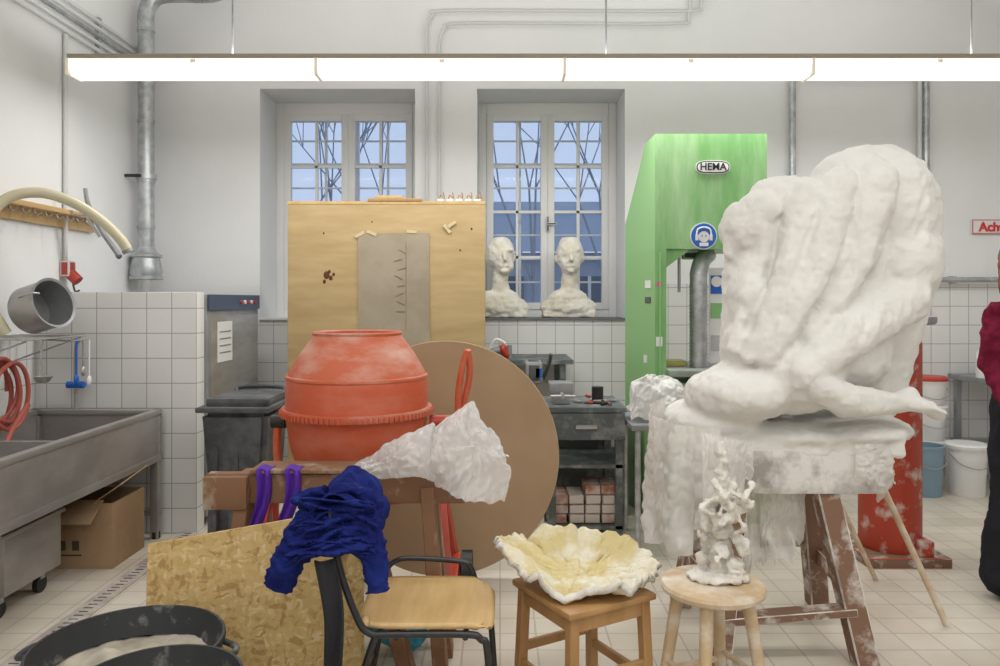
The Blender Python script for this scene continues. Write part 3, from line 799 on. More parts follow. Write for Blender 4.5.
# main back panel over the top edge (front hem -> over -> rear hem)
cloth_strip(o, [(-0.375, yc, 0.665), (-0.385, yc, 0.74), (-0.42, yc, 0.81), (-0.49, yc, 0.84), (-0.55, yc, 0.80), (-0.595, yc, 0.72), (-0.625, yc, 0.63)], (0, 0.36, 0), (0, 0.34, 0.02), 0.01, 1.3, NAVY, amp=0.020)
cloth_strip(o, [(-0.40, yc-0.02, 0.69), (-0.42, yc-0.02, 0.77), (-0.48, yc-0.03, 0.815), (-0.55, yc-0.02, 0.76), (-0.58, yc, 0.66)], (0, 0.34, 0), (0, 0.32, 0.03), 0.01, 5.1, NAVY, amp=0.022)
# side swag facing the room: folded fabric bunched over the post
cloth_strip(o, [(-0.60, yc-0.175, 0.745), (-0.54, yc-0.19, 0.755), (-0.47, yc-0.195, 0.75), (-0.41, yc-0.19, 0.75), (-0.36, yc-0.175, 0.74)], (0.0, 0.03, 0.16), (0.0, 0.03, 0.14), -0.03, 8.7, NAVY, amp=0.022, fold=6)
cloth_strip(o, [(-0.64, yc-0.155, 0.665), (-0.58, yc-0.18, 0.70), (-0.51, yc-0.20, 0.73), (-0.44, yc-0.19, 0.745), (-0.38, yc-0.17, 0.70)], (0.03, 0.02, 0.13), (0.03, 0.02, 0.10), -0.02, 12.4, NAVY, amp=0.022, fold=6)
# sleeves
def sleeve(pts, r0, r1, seed):
    P = [Vector(p) for p in pts]; n = len(P)-1
    def fn(u, v):
        t = v*n; i = min(n-1, int(t)); f = t-i
        a = P[max(i-1, 0)]; b = P[i]; c = P[i+1]; d = P[min(i+2, n)]
        p = 0.5*((2*b)+(c-a)*f+(2*a-5*b+4*c-d)*f*f+(3*b-a-3*c+d)*f**3)
        tg = (c-b).normalized(); x = tg.orthogonal().normalized(); y = tg.cross(x); x = Vector((1, 0, 0)) - tg*tg.x; x.normalize(); y = tg.cross(x)
        an = 2*PI*u; r = r0+(r1-r0)*v
        q = Vector((math.cos(an)*1.2, math.sin(an)*1.2, v*6+seed))
        r *= 1+0.35*(0.4-1.8*abs(noise.noise(q)))+0.15*noise.noise(q*3)
        return p+x*math.cos(an)*r+y*math.sin(an)*r*0.6
    o.grid(fn, 36, 50, NAVY, closeu=True)
sleeve([(-0.53, yc-0.15, 0.765), (-0.58, yc-0.16, 0.70), (-0.62, yc-0.155, 0.63), (-0.65, yc-0.15, 0.56)], 0.055, 0.040, 2.0)
sleeve([(-0.41, yc-0.15, 0.78), (-0.375, yc-0.17, 0.71), (-0.362, yc-0.175, 0.64), (-0.352, yc-0.18, 0.56)], 0.045, 0.030, 7.0)
sleeve([(-0.60, yc-0.10, 0.80), (-0.50, yc-0.13, 0.83), (-0.42, yc-0.12, 0.82), (-0.37, yc-0.12, 0.76)], 0.03, 0.04, 4.0)
ob = o.done(ang=80); md = ob.modifiers.new('t', 'SOLIDIFY'); md.thickness = 0.004
o = Ob('black_strap')
def fs(u, v):
    return Vector((-0.525+0.055*u+0.040*v+0.012*math.sin(v*5), 2.135-0.012*math.sin(u*5+v*4), 0.66-0.42*v))
o.grid(fs, 8, 24, BLKC); ob = o.done(); md = ob.modifiers.new('t', 'SOLIDIFY'); md.thickness = 0.006

# ------------------------------------------------------------------ square stool with plaster mould
cxs, cys, rz = 0.275, 2.5, 0.52
o = Ob('wooden_stool')
Rm = Matrix.Rotation(rz, 3, 'Z')
def L2(x, y, z): v = Rm @ Vector((x, y, 0)); return (cxs+v.x, cys+v.y, z)
o.box((cxs, cys, 0.437), (0.345, 0.345, 0.022), WOODY, rot=(0, 0, rz), bev=0.008)
for sx in (-1, 1):
    for sy in (-1, 1):
        o.beam(L2(sx*0.14, sy*0.14, 0.428), L2(sx*0.155, sy*0.155, 0.0), 0.034, 0.034, WOODY, up=(math.cos(rz), math.sin(rz), 0))
for s in (-1, 1):
    o.beam(L2(-0.14, s*0.143, 0.40), L2(0.14, s*0.143, 0.40), 0.02, 0.05, WOODY)
    o.beam(L2(s*0.143, -0.14, 0.40), L2(s*0.143, 0.14, 0.40), 0.02, 0.05, WOODY)
    o.beam(L2(-0.15, s*0.15, 0.22), L2(0.15, s*0.15, 0.22), 0.02, 0.03, WOODY)
    o.beam(L2(s*0.15, -0.15, 0.17), L2(s*0.15, 0.15, 0.17), 0.02, 0.03, WOODY)
o.done()
o = Ob('plaster_mould_shell')
def shell(u, v):
    a = 2*PI*u
    p = Vector((math.cos(a), math.sin(a), 0))
    Rr = 1.0+0.14*noise.noise(p*1.6+Vector((3, 1, 0)))+0.10*noise.noise(p*5)+0.07*noise.noise(p*13)
    rx, ry = 0.262, 0.155
    x = p.x*rx*Rr*v; y = p.y*ry*Rr*v
    hgt = 0.035+0.05*noise.noise(p*1.7+Vector((7, 2, 1)))+0.022*noise.noise(p*9+Vector((1, 9, 2)))
    hgt += 0.07*max(0, p.y)**1.5*(1 if p.x > -0.6 else 0.7)+0.10*max(0, -p.x)**5-0.015*max(0, -p.y)-0.01*max(0, p.x)**3
    pp = Vector((x, y, 0))
    z = hgt*v**2.0 + 0.026*noise.noise(pp*11+Vector((2, 2, 0)))*min(1, 3*v*(1.15-v)) + 0.016*noise.noise(pp*26)*v + 0.006*noise.noise(pp*60)
    x -= 0.03*v**3*max(0, -p.x)**6
    return Vector((cxs-0.01+x, cys+y, 0.476+z))
o.grid(shell, 150, 44, PLASY, closeu=True)
ob = o.done(fixn=True); md = ob.modifiers.new('t', 'SOLIDIFY'); md.thickness = 0.022; md.offset = 0
ob.data.materials.append(PLASD); md.material_offset_rim = 1

# ------------------------------------------------------------------ round stool
o = Ob('round_stool')
rx_, ry_ = 0.675, 2.38
o.lathe([(0, 0.475), (0.148, 0.475), (0.160, 0.483), (0.163, 0.495), (0.158, 0.505), (0, 0.508)], (rx_, ry_, 0), WOODP, seg=48)
for k in range(4):
    a = PI/4+0.35+k*PI/2
    ca, sa = math.cos(a), math.sin(a)
    o.cyl((rx_+0.18*ca, ry_+0.18*sa, 0), (rx_+0.105*ca, ry_+0.105*sa, 0.48), 0.017, WOODP, 0.021, seg=16)
for k in range(4):
    a = PI/4+0.35+k*PI/2; b = a+PI/2; zz = 0.2+0.03*(k % 2)
    rr = 0.148
    o.cyl((rx_+rr*math.cos(a), ry_+rr*math.sin(a), zz), (rx_+rr*math.cos(b), ry_+rr*math.sin(b), zz), 0.010, WOODP, seg=10)
o.done()

o = Ob('plaster_bone_lump')
random.seed(11)
for k in range(22):
    t_ = k/21
    z = 0.53+0.26*t_
    w = 0.07 if t_ < 0.7 else 0.045
    x = 0.715+random.uniform(-w, w)+0.01*math.sin(t_*6); y = 2.42+random.uniform(-0.04, 0.05)
    o.sph((x, y, z), (random.uniform(.018, .034), random.uniform(.02, .034), random.uniform(.014, .026)), PLASD, rot=(random.random(), random.random(), 0))
for k in range(12):
    x = 0.66+random.uniform(0, 0.12); z = 0.56+random.uniform(0, 0.22)
    o.tube([(x, 2.36, z), (x+random.uniform(-.05, .05), 2.33, z+0.03), (x+random.uniform(-.06, .06), 2.37, z+random.uniform(0.02, .08))], 0.009, PLASD)
o.cap((0.715, 2.43, 0.52), (0.72, 2.44, 0.93), 0.042, 0.014, PLASD)
o.sph((0.70, 2.41, 0.518), (0.10, 0.08, 0.014), PLASD)
ob = o.done(); remesh(ob, 0.0055, 1, [(30, 0.010, 'f'), (70, 0.005, 'r')])

# ------------------------------------------------------------------ modelling stand
o = Ob('modelling_stand')
o.box((1.15, 3.14, 0.735), (0.66, 0.50, 0.17), M('stand_top', (0.36,0.33,0.30), (0.74,0.72,0.68), scale=6, lo=0.38, hi=0.54, rough=0.85, bump=0.6, bscale=25), bev=0.012)
o.beam((1.27, 2.95, 0.68), (1.40, 2.87, 0.0), 0.085, 0.085, WOODL, up=(0,1,0), bev=0.006)
o.beam((0.93, 2.95, 0.68), (0.83, 2.87, 0.0), 0.085, 0.085, WOODL, up=(0,1,0), bev=0.006)
o.beam((1.36, 3.33, 0.68), (1.46, 3.45, 0.0), 0.085, 0.085, WOODL, up=(0,1,0), bev=0.006)
o.beam((0.93, 3.33, 0.68), (0.83, 3.45, 0.0), 0.085, 0.085, WOODL, up=(0,1,0), bev=0.006)
o.beam((0.85, 2.885, 0.17), (1.36, 2.885, 0.21), 0.03, 0.075, WOODL, up=(0,1,0))
o.beam((0.86, 3.42, 0.30), (1.44, 3.42, 0.30), 0.03, 0.07, WOODL, up=(0,1,0))
o.beam((0.86, 2.9, 0.25), (0.84, 3.42, 0.25), 0.03, 0.07, WOODL); o.beam((1.385, 2.9, 0.25), (1.44, 3.42, 0.25), 0.03, 0.07, WOODL)
stand = o.done()

# ------------------------------------------------------------------ big plaster sculpture (image pixel coordinates -> metres at each chosen depth)
def PX(img_x, img_y, y): return Vector(((img_x-500)*y/750.0, y, 1.4-(img_y-300)*y/750.0))
SC = M('sculpture_plaster', (0.80,0.785,0.755), (0.73,0.715,0.675), scale=3.5, lo=0.35, hi=0.7, rough=0.88, bump=0.3, bscale=28, spec=0.2)
o = Ob('plaster_sculpture')
def S(px, py, y, rx, ry, rz_, rot=(0,0,0)): k = y/750; o.sph(PX(px, py, y), (rx*k, ry, rz_*k), SC, rot=rot, seg=28)
def C(a, b, r0, r1): o.cap(PX(*a), PX(*b), r0*a[2]/750, r1*b[2]/750, SC, seg=20)
S(785, 428, 3.14, 100, 0.27, 15); S(712, 418, 3.12, 46, 0.24, 20); S(845, 427, 3.12, 60, 0.26, 15)
o.box(PX(785, 437, 3.14), (0.76, 0.50, 0.08), SC, bev=0.02)
S(742, 392, 2.98, 50, 0.22, 30); S(712, 395, 3.02, 26, 0.18, 24); S(785, 372, 3.02, 52, 0.26, 42)
# left draped column with head-like top
C((755, 240, 3.06), (757, 352, 3.04), 28, 36)
C((772, 220, 3.08), (788, 330, 3.06), 34, 52)
S(748, 300, 2.98, 20, 0.10, 50); S(744, 345, 2.98, 22, 0.12, 26)
S(748, 230, 3.04, 27, 0.13, 30); S(780, 206, 3.06, 34, 0.16, 29); S(760, 212, 3.02, 22, 0.12, 20)
C((727, 222, 3.02), (727, 252, 3.02), 5, 7)
# back hump and body
S(870, 212, 3.14, 64, 0.27, 68); S(826, 226, 3.12, 54, 0.25, 48, rot=(0, -0.3, 0)); S(884, 262, 3.12, 49, 0.25, 54)
C((845, 240, 3.14), (825, 345, 3.12), 60, 60)
S(886, 190, 3.08, 40, 0.2, 40); S(850, 182, 3.08, 36, 0.2, 32); S(815, 260, 2.98, 46, 0.16, 60); S(845, 300, 3.0, 40, 0.14, 40)
C((885, 285, 3.2), (865, 385, 3.25), 42, 38)
# long low folds from the shoulders converging to the lower left (ridges, half sunk in the mass)
C((772, 208, 2.98), (752, 290, 2.93), 12, 8); C((752, 290, 2.93), (732, 350, 2.90), 8, 6)
C((806, 196, 2.93), (786, 285, 2.87), 18, 14); C((786, 285, 2.87), (748, 356, 2.86), 14, 9)
C((838, 188, 2.92), (815, 275, 2.85), 20, 18); C((815, 275, 2.85), (768, 356, 2.84), 18, 12)
C((872, 186, 2.93), (856, 262, 2.88), 26, 20); C((856, 262, 2.88), (812, 335, 2.87), 19, 14)
C((903, 212, 2.98), (892, 265, 2.97), 24, 20)
# kneeling leg: thigh, shin, foot
C((902, 298, 2.96), (852, 333, 2.85), 26, 23); C((852, 333, 2.85), (803, 373, 2.79), 23, 17)
C((802, 378, 2.79), (845, 400, 2.82), 15, 17); C((845, 400, 2.82), (898, 404, 2.88), 17, 9)
C((898, 404, 2.88), (910, 396, 2.90), 9, 8); C((905, 402, 2.88), (932, 408, 2.87), 8, 6)
for i, (dx, dz) in enumerate(((946, 413), (944, 416), (941, 418), (938, 419))):
    C((928, 407+i*1.5, 2.85+i*0.015), (dx, dz-1, 2.84+i*0.018), 4.5, 3.2)
C((905, 298, 3.05), (920, 262, 3.1), 22, 18)
ob = o.done()
dirv = Vector((-0.38, 0.0, -0.92)).normalized(); perp = Vector((0.92, 0.0, -0.38)).normalized()
def folds(c, n):
    a = c.dot(perp); b = c.dot(dirv)
    q = Vector((a*8, c.y*3, b*1.4))
    m_ = min(1, max(0, (c.z-1.12)/0.2))*(0.5 if c.z > 1.8 else 1)
    if c.x > 1.42 and c.z < 1.6: m_ *= 0.3
    return m_*(0.019*(0.35-1.6*abs(noise.noise(q)))+0.006*(0.4-2*abs(noise.noise(q*2.4))))
remesh(ob, 0.0095, 4, [(3.2, 0.012, 'n'), (9, 0.005, 'r'), (22, 0.006, 'f'), (60, 0.0025, 'n')], dfun=folds)

def skirt(name, path, ztop, zbot, m, folds=10, amp=0.02, seed=0, nu=120, nv=36, flare=0.03):
    P = [Vector((*p, 0)) for p in path]
    Ls = [0]
    for i in range(1, len(P)): Ls.append(Ls[-1]+(P[i]-P[i-1]).length)
    def at(u):
        d = u*Ls[-1]
        for i in range(1, len(P)):
            if d <= Ls[i]+1e-9:
                t = (d-Ls[i-1])/(Ls[i]-Ls[i-1])
                return P[i-1].lerp(P[i], t), (P[i]-P[i-1]).normalized()
        return P[-1], (P[-1]-P[-2]).normalized()
    o = Ob(name)
    def fn(u, v):
        p, tg = at(u)
        nn = Vector((tg.y, -tg.x, 0))
        zt_ = ztop(u) if callable(ztop) else ztop
        zb_ = (zbot(u) if callable(zbot) else zbot)+0.08*noise.noise(Vector((u*6, seed, 0)))+0.02*noise.noise(Vector((u*30, seed, 0)))
        z = zt_+(zb_-zt_)*v
        q = Vector((u*7+v*1.5, v*3.5, seed+5))
        f = amp*(0.3+v)*math.sin((u+0.06*math.sin(v*4))*folds*2*PI+3*noise.noise(Vector((u*4, v*2, seed))))+1.3*amp*(facet(q)-0.3)+0.7*amp*(facet(q*2.5)-0.3)
        return p+nn*(f+flare*v)+Vector((0, 0, z))
    o.grid(fn, nu, nv, m)
    ob = o.done(ang=80)
    ob.parent = stand; ob.matrix_parent_inverse = Matrix.Translation(stand.location).inverted()
    return ob
skirt('plastic_drape', [(0.74, 3.38), (0.64, 3.25), (0.61, 3.02), (0.67, 2.88), (0.78, 2.84), (0.84, 2.85)], lambda u: 0.96-0.05*u, lambda u: 0.43+(0.10 if u > 0.85 else 0), POLYD, folds=3, amp=0.02, seed=1, nu=160, nv=70, flare=0.01)
skirt('plastic_drape', [(0.76, 2.82), (0.86, 2.82), (0.96, 2.85)], lambda u: 0.90-0.04*u, lambda u: 0.44+0.25*u, POLYD, folds=2, amp=0.014, seed=4, nu=80, nv=60, flare=0.0)
skirt('plastic_drape', [(1.36, 2.87), (1.50, 2.87), (1.53, 2.95), (1.54, 3.2)], lambda u: 0.85, lambda u: 0.72-0.12*u, POLYD, folds=3, amp=0.012, seed=8, flare=0.0)
skirt('plastic_drape', [(0.98, 3.05), (1.08, 3.0), (1.22, 3.02)], 0.66, lambda u: 0.30+0.1*u, POLYD, folds=3, amp=0.02, seed=9, flare=0.0)

# ------------------------------------------------------------------ red column, sticks
o = Ob('red_stand_column')  # red stand column with a base plate and grey disc top
ccx, ccy = 2.14, 4.12
o.lathe([(0, 0.05), (0.15, 0.05), (0.158, 0.07), (0.158, 1.16), (0.15, 1.20), (0.11, 1.24), (0, 1.25)], (ccx, ccy, 0), REDW)
o.box((ccx, ccy, 0.025), (0.44, 0.42, 0.05), WOODL, bev=0.005)
o.box((ccx+0.10, ccy-0.14, 0.09), (0.08, 0.10, 0.08), REDW, bev=0.01)
o.cyl((ccx, ccy, 1.25), (ccx, ccy, 1.30), 0.03, GREYM)
o.lathe([(0, 1.27), (0.20, 1.27), (0.21, 1.28), (0.21, 1.31), (0.18, 1.315), (0, 1.325)], (ccx+0.02, ccy, 0), GREYM)
o.done()
o = Ob('wooden_pole')
o.cyl((1.64, 3.25, 0.63), (1.92, 3.22, 0.0), 0.014, WOODP, 0.014, seg=12)
o.done()
o = Ob('wooden_pole')
o.cyl((1.60, 3.62, 0.50), (1.88, 3.75, 0.0), 0.012, WOODP, seg=12)
o.done()

# ------------------------------------------------------------------ bandsaw
e = empty('bandsaw', (1.3, 4.95, 0))
o = Ob('saw_body')
V = [(0.97, 4.69, 2.44), (1.67, 4.69, 2.44), (1.67, 4.69, 1.72), (0.97, 4.69, 1.72),
     (0.97, 5.0, 2.44), (1.67, 5.2, 2.44), (1.67, 5.2, 1.72), (0.868, 5.2, 1.72), (0.868, 5.2, 1.92)]
o.poly(V, [(0, 1, 2, 3), (0, 4, 5, 1), (1, 5, 6, 2), (3, 2, 6, 7), (5, 4, 8), (5, 8, 7, 6)], GREEN)
o.poly([V[0], V[3], V[7], V[8], V[4]], [(0, 1, 2, 3, 4)], GREEND)
V = [(0.97, 4.69, 0.0), (1.04, 4.69, 0.0), (1.04, 5.2, 0.0), (0.868, 5.2, 0.0), (0.97, 4.69, 1.72), (1.04, 4.69, 1.72), (1.04, 5.2, 1.72), (0.868, 5.2, 1.72)]
o.poly(V, [(0, 1, 5, 4), (1, 2, 6, 5), (2, 3, 7, 6)], GREEN)
o.poly([V[3], V[0], V[4], V[7]], [(0, 1, 2, 3)], GREEND)
o.box((1.37, 4.95, 0.44), (0.66, 0.50, 0.88), GREEN, bev=0.01)
o.box((1.42, 4.92, 0.95), (0.76, 0.66, 0.04), GREYM, bev=0.005)
o.box((1.42, 4.92, 0.90), (0.3, 0.4, 0.07), GREYM)
o.prism([(1.04, 1.72), (1.20, 1.72), (1.04, 1.60)], 4.72, 5.18, GREEN)
o.box((1.25, 4.9, 1.69), (0.12, 0.06, 0.05), BLACK, bev=0.01)
o.cyl((1.17, 4.9, 1.68), (1.17, 4.9, 1.45), 0.010, STEEL)
o.box((1.14, 4.95, 0.985), (0.16, 0.16, 0.04), YELB, bev=0.01)
o.tube([(1.0, 4.686, 0.1), (1.0, 4.686, 1.7)], 0.004, GREEND, seg=6)
o1 = o.done(ang=25)
o = Ob('dust_duct')
pts = [(1.27, 4.80, 0.97), (1.27, 4.80, 1.5), (1.275, 4.81, 1.58), (1.31, 4.85, 1.66), (1.36, 4.9, 1.70)]
o.tube(pts, 0.055, GALV, seg=20)
for k in range(22): o.cyl((1.27, 4.80, 0.98+k*0.024), (1.27, 4.80, 0.988+k*0.024), 0.060, GALV, seg=20)
o2 = o.done()
o = Ob('safety_sheet')
o.box((1.43, 4.9, 1.30), (0.13, 0.01, 0.62), WHITE)
o.box((1.43, 4.892, 1.50), (0.11, 0.006, 0.12), BLUE); o.box((1.43, 4.892, 1.33), (0.11, 0.006, 0.10), M('sheet_green', (0.25,0.5,0.2), rough=0.6))
o.cyl((1.41, 4.89, 1.52), (1.41, 4.88, 1.52), 0.035, WHITE); o.box((1.43, 4.892, 1.12), (0.10, 0.006, 0.1), M('sheet_grey', (0.5,0.5,0.5), rough=0.6))
o3 = o.done()
o = Ob('maker_plate')
pl = M('plate_black', (0.01,0.01,0.01), rough=0.4)
def oval(cx_, cz_, w, h_, y, m):
    n = 40; pts = []
    for k in range(n):
        a = 2*PI*k/n
        pts.append((cx_+math.copysign(abs(math.cos(a))**0.5, math.cos(a))*w/2, cz_+math.copysign(abs(math.sin(a))**0.8, math.sin(a))*h_/2))
    o.prism(pts, y-0.003, y+0.003, m)
oval(1.33, 2.23, 0.215, 0.085, 4.688, WHITE); oval(1.33, 2.23, 0.205, 0.076, 4.685, pl); oval(1.33, 2.23, 0.192, 0.063, 4.682, WHITE)
o4 = o.done()
o = Ob('ear_protection_sign')
ex = 1.272
o.cyl((ex, 4.69, 1.80), (ex, 4.684, 1.80), 0.084, WHITE, seg=40); o.cyl((ex, 4.686, 1.80), (ex, 4.680, 1.80), 0.078, BLUE, seg=40)
o.cyl((ex, 4.682, 1.795), (ex, 4.678, 1.795), 0.034, WHITE, seg=30)
o.tube([(ex-.046, 4.678, 1.80), (ex-.038, 4.678, 1.84), (ex, 4.678, 1.854), (ex+.038, 4.678, 1.84), (ex+.046, 4.678, 1.80)], 0.005, WHITE)
for q in (-0.044, 0.044): o.box((ex+q, 4.678, 1.79), (0.018, 0.006, 0.036), WHITE)
o.box((ex, 4.678, 1.747), (0.055, 0.004, 0.022), WHITE)
for q in (-0.012, 0.012): o.box((ex+q, 4.677, 1.80), (0.007, 0.004, 0.007), BLUE)
o5 = o.done()
o = Ob('stickers')
for (y, z, a, b, m) in ((4.80, 1.50, .09, .05, WHITE), (4.80, 1.40, .09, .04, M('st_dark', (0.1,0.1,0.1), rough=0.5)), (4.84, 1.02, .05, .05, WHITE)):
    o.box((0.97-(y-4.69)*0.2-0.002, y, z), (0.004, a, b), m, rot=(0, 0, 0.197))
o.box((0.995, 4.687, 1.14), (0.04, 0.004, 0.06), WHITE); o.box((0.995, 4.687, 1.50), (0.03, 0.004, 0.03), M('st_pink', (0.6,0.1,0.3), rough=0.5))
o6 = o.done()
adopt(e, o1, o2, o3, o4, o5, o6)
text('HEMA', 0.062, (1.33, 4.678, 2.23), (PI/2, 0, 0), pl, parent=e)

o = Ob('warning_sign'); o.box((4.02, 5.985, 1.985), (0.52, 0.01, 0.115), WHITE)
REDS = M('sign_red', (0.66,0.03,0.03), rough=0.5)
for z in (1.932, 2.038): o.box((4.02, 5.978, z), (0.51, 0.004, 0.005), REDS)
for x in (3.768, 4.272): o.box((x, 5.978, 1.985), (0.005, 0.004, 0.11), REDS)
so = o.done(); text('Achtung!', 0.10, (4.0, 5.976, 1.98), (PI/2, 0, 0), REDS, parent=so, bold=0.035)

# ------------------------------------------------------------------ busts
BU = M('bust_plaster', (0.72,0.67,0.56), (0.82,0.80,0.74), scale=5, rough=0.8, bump=0.3, bscale=25)
def bust(x, y, z, k, tw=0.0):
    o = Ob('plaster_bust')
    o.sph((x, y, z+0.08), (0.235, 0.12, 0.08), BU); o.box((x, y, z+0.03), (0.43, 0.18, 0.06), BU, bev=0.02)
    o.sph((x-0.01, y, z+0.15), (0.17, 0.10, 0.09), BU); o.sph((x, y, z+0.11), (0.21, 0.11, 0.08), BU)
    o.cap((x, y, z+0.16), (x+0.01*k, y, z+0.38), 0.085, 0.058, BU)
    hx = x+0.01*k
    o.sph((hx, y, z+0.52), (0.115, 0.125, 0.15), BU); o.sph((hx+tw*0.03, y-0.03, z+0.44), (0.085, 0.10, 0.095), BU)
    fx = hx+tw*0.04
    o.cap((fx, y-0.125, z+0.53), (fx+tw*0.01, y-0.15, z+0.47), 0.012, 0.020, BU)
    o.cap((fx-0.055, y-0.098, z+0.55), (fx+0.055, y-0.098, z+0.55), 0.016, 0.016, BU)
    o.cap((fx-0.02, y-0.120, z+0.42), (fx+0.025, y-0.120, z+0.42), 0.011, 0.011, BU)
    o.sph((fx, y-0.11, z+0.38), (0.03, 0.025, 0.022), BU)
    for s in (-1, 1): o.sph((hx+s*0.110, y, z+0.49), (0.016, 0.03, 0.040), BU)
    ob = o.done(); remesh(ob, 0.008, 3, [(9, 0.016, 'n'), (25, 0.007, 'f')], post=lambda v: Vector((v.x, v.y, min(v.z, z+0.655))))
bust(0.0, 6.14, 1.256, 0.5, 0.8); bust(0.56, 6.14, 1.256, 1)

# ------------------------------------------------------------------ bench with bricks
o = Ob('steel_workbench')
for x in (0.30, 0.68):
    for y in (4.3, 4.75): o.box((x, y, 0.38), (0.04, 0.04, 0.76), GUN)
o.box((0.49, 4.52, 0.775), (0.46, 0.52, 0.03), GUN, bev=0.004)
o.box((0.49, 4.27, 0.68), (0.44, 0.02, 0.15), GUN)
o.box((0.49, 4.52, 0.10), (0.42, 0.48, 0.02), GUN); o.box((0.49, 4.52, 0.45), (0.42, 0.48, 0.02), GUN)
o.box((0.49, 4.25, 0.68), (0.12, 0.02, 0.02), STEEL)
o.box((0.49, 4.76, 0.4), (0.40, 0.01, 0.66), GUN)
for x in (0.33, 0.65): o.cyl((x, 4.32, 0), (x, 4.32, 0.05), 0.03, BLACK)
o.done()
o = Ob('brick_stack')
random.seed(2)
BRC = [M('brick_red', (0.34,0.14,0.09), (0.56,0.46,0.41), scale=12, rough=0.9), M('brick_white', (0.60,0.56,0.50), rough=0.9)]
for r_ in range(4):
    for k in range(4):
        if r_ == 3 and k < 2: continue
        o.box((0.345+k*0.095, 4.42, 0.14+r_*0.055), (0.085, 0.2, 0.05), random.choice(BRC), rot=(0, 0, random.uniform(-.05, .05)), bev=0.003)
o.done()
o = Ob('bench_vise')
o.box((0.36, 4.45, 0.82), (0.10, 0.16, 0.06), GREYM, bev=0.01); o.box((0.36, 4.40, 0.88), (0.14, 0.04, 0.07), GREYM, bev=0.005); o.box((0.36, 4.50, 0.88), (0.14, 0.04, 0.07), GREYM, bev=0.005)
o.cyl((0.36, 4.28, 0.85), (0.36, 4.45, 0.85), 0.012, STEEL); o.cyl((0.29, 4.29, 0.85), (0.43, 4.29, 0.85), 0.007, STEEL)
o.done()
o = Ob('hand_tools')
random.seed(9)
for k in range(12):
    x = random.uniform(0.46, 0.66); y = random.uniform(4.30, 4.7); a = random.uniform(0, 3)
    o.cyl((x, y, 0.799), (x+0.09*math.cos(a), y+0.06*math.sin(a), 0.799), 0.008, [STEEL, GUN, RED, BLACK][k % 4], seg=8)
o.cyl((0.585, 4.5, 0.791), (0.585, 4.5, 0.88), 0.035, BLACK)
o.done()
o = Ob('pillar_drill')
o.cyl((0.20, 5.0, 0), (0.20, 5.0, 1.0), 0.03, GREYM); o.box((0.20, 5.0, 0.02), (0.3, 0.3, 0.04), GUN)
o.box((0.22, 4.95, 0.93), (0.11, 0.26, 0.14), DARK, bev=0.02); o.box((0.25, 4.83, 0.93), (0.04, 0.02, 0.06), BLUE)
o.tube([(0.28, 4.9, 0.88), (0.32, 4.88, 0.99), (0.33, 4.86, 1.05)], 0.012, DARK)
o.cyl((0.20, 4.88, 0.86), (0.20, 4.88, 0.76), 0.02, STEEL)
o.box((0.2, 4.92, 0.70), (0.22, 0.22, 0.02), GUN)
o.done()
o = Ob('wall_shelf'); o.box((0.15, 5.66, 0.955), (0.75, 0.62, 0.03), GUN)
for x in (-0.15, 0.45): o.beam((x, 5.38, 0.94), (x, 5.38, 0.0), 0.04, 0.04, GUN); o.beam((x, 5.93, 0.94), (x, 5.93, 0.0), 0.04, 0.04, GUN)
o.done()
o = Ob('red_grey_drill')  # red and grey drill lying on the ledge
o.cap((0.02, 5.5, 1.04), (0.05, 5.5, 1.00), 0.035, 0.028, RED); o.cyl((-0.08, 5.5, 1.01), (0.02, 5.5, 1.04), 0.028, GREYM); o.cyl((0.07, 5.5, 0.972), (0.07, 5.5, 1.07), 0.018, GREYM)
o.tube([(-0.08, 5.5, 1.03), (-0.03, 5.5, 1.11), (0.04, 5.5, 1.08)], 0.012, WHITE)
o.cyl((-0.03, 5.5, 0.97), (-0.03, 5.5, 1.0), 0.02, GREYM)
o.done()
o = Ob('side_table')
o.box((0.90, 4.35, 0.70), (0.36, 0.5, 0.03), GREYM, bev=0.004)
for x in (0.76, 1.04):
    for y in (4.14, 4.56): o.cyl((x, y, 0), (x, y, 0.69), 0.016, GALV)
o.tube([(0.76, 4.14, 0.2), (1.04, 4.14, 0.2)], 0.012, GALV)
o.done()
crumpled_sheet('white_plastic_bag', 0.72, 1.08, 4.30,
    [(0, 0.80), (0.15, 0.92), (0.35, 0.99), (0.7, 0.96), (1, 0.84)],
    [(0, 0.73), (0.3, 0.74), (0.6, 0.74), (1, 0.74)], [(0, 0.74), (1, 0.74)], M('bag_film', (0.84,0.84,0.82), rough=0.3, alpha=0.95, transl=0.2, bump=0.6, bscale=25), depth=0.14, amp=0.028, seed=6, nu=90, nv=80)
o = Ob('machine_motor')
o.box((0.72, 5.0, 0.35), (0.22, 0.3, 0.70), GUN, bev=0.01); o.cyl((0.72, 4.85, 0.5), (0.72, 4.84, 0.5), 0.05, GALV)
o.done()

# ------------------------------------------------------------------ right background
def bucket(name, x, y, z, r, h, m, lid=None):
    o = Ob(name)
    o.lathe([(0, 0), (r*0.86, 0), (r*0.88, 0.01), (r, h-0.03), (r*1.04, h-0.03), (r*1.04, h), (0, h)] if lid else [(0, 0), (r*0.86, 0), (r*0.88, 0.01), (r, h-0.02), (r*1.04, h-0.02), (r*1.04, h), (r*0.97, h), (r*0.85, 0.02), (0, 0.02)], (x, y, z), m, seg=32)
    if lid: o.lathe([(r*1.06, h-0.02), (r*1.07, h), (r*0.98, h+0.012), (0, h+0.012)], (x, y, z), lid, seg=32)
    o.tube([(x-r, y, z+h-0.05), (x-r*0.8, y-r*0.8, z+h-0.12), (x, y-r*1.1, z+h-0.15), (x+r*0.8, y-r*0.8, z+h-0.12), (x+r, y, z+h-0.05)], 0.004, STEEL, seg=6)
    o.done()
bucket('blue_bucket', 3.06, 5.40, 0, 0.12, 0.36, BLUEB)
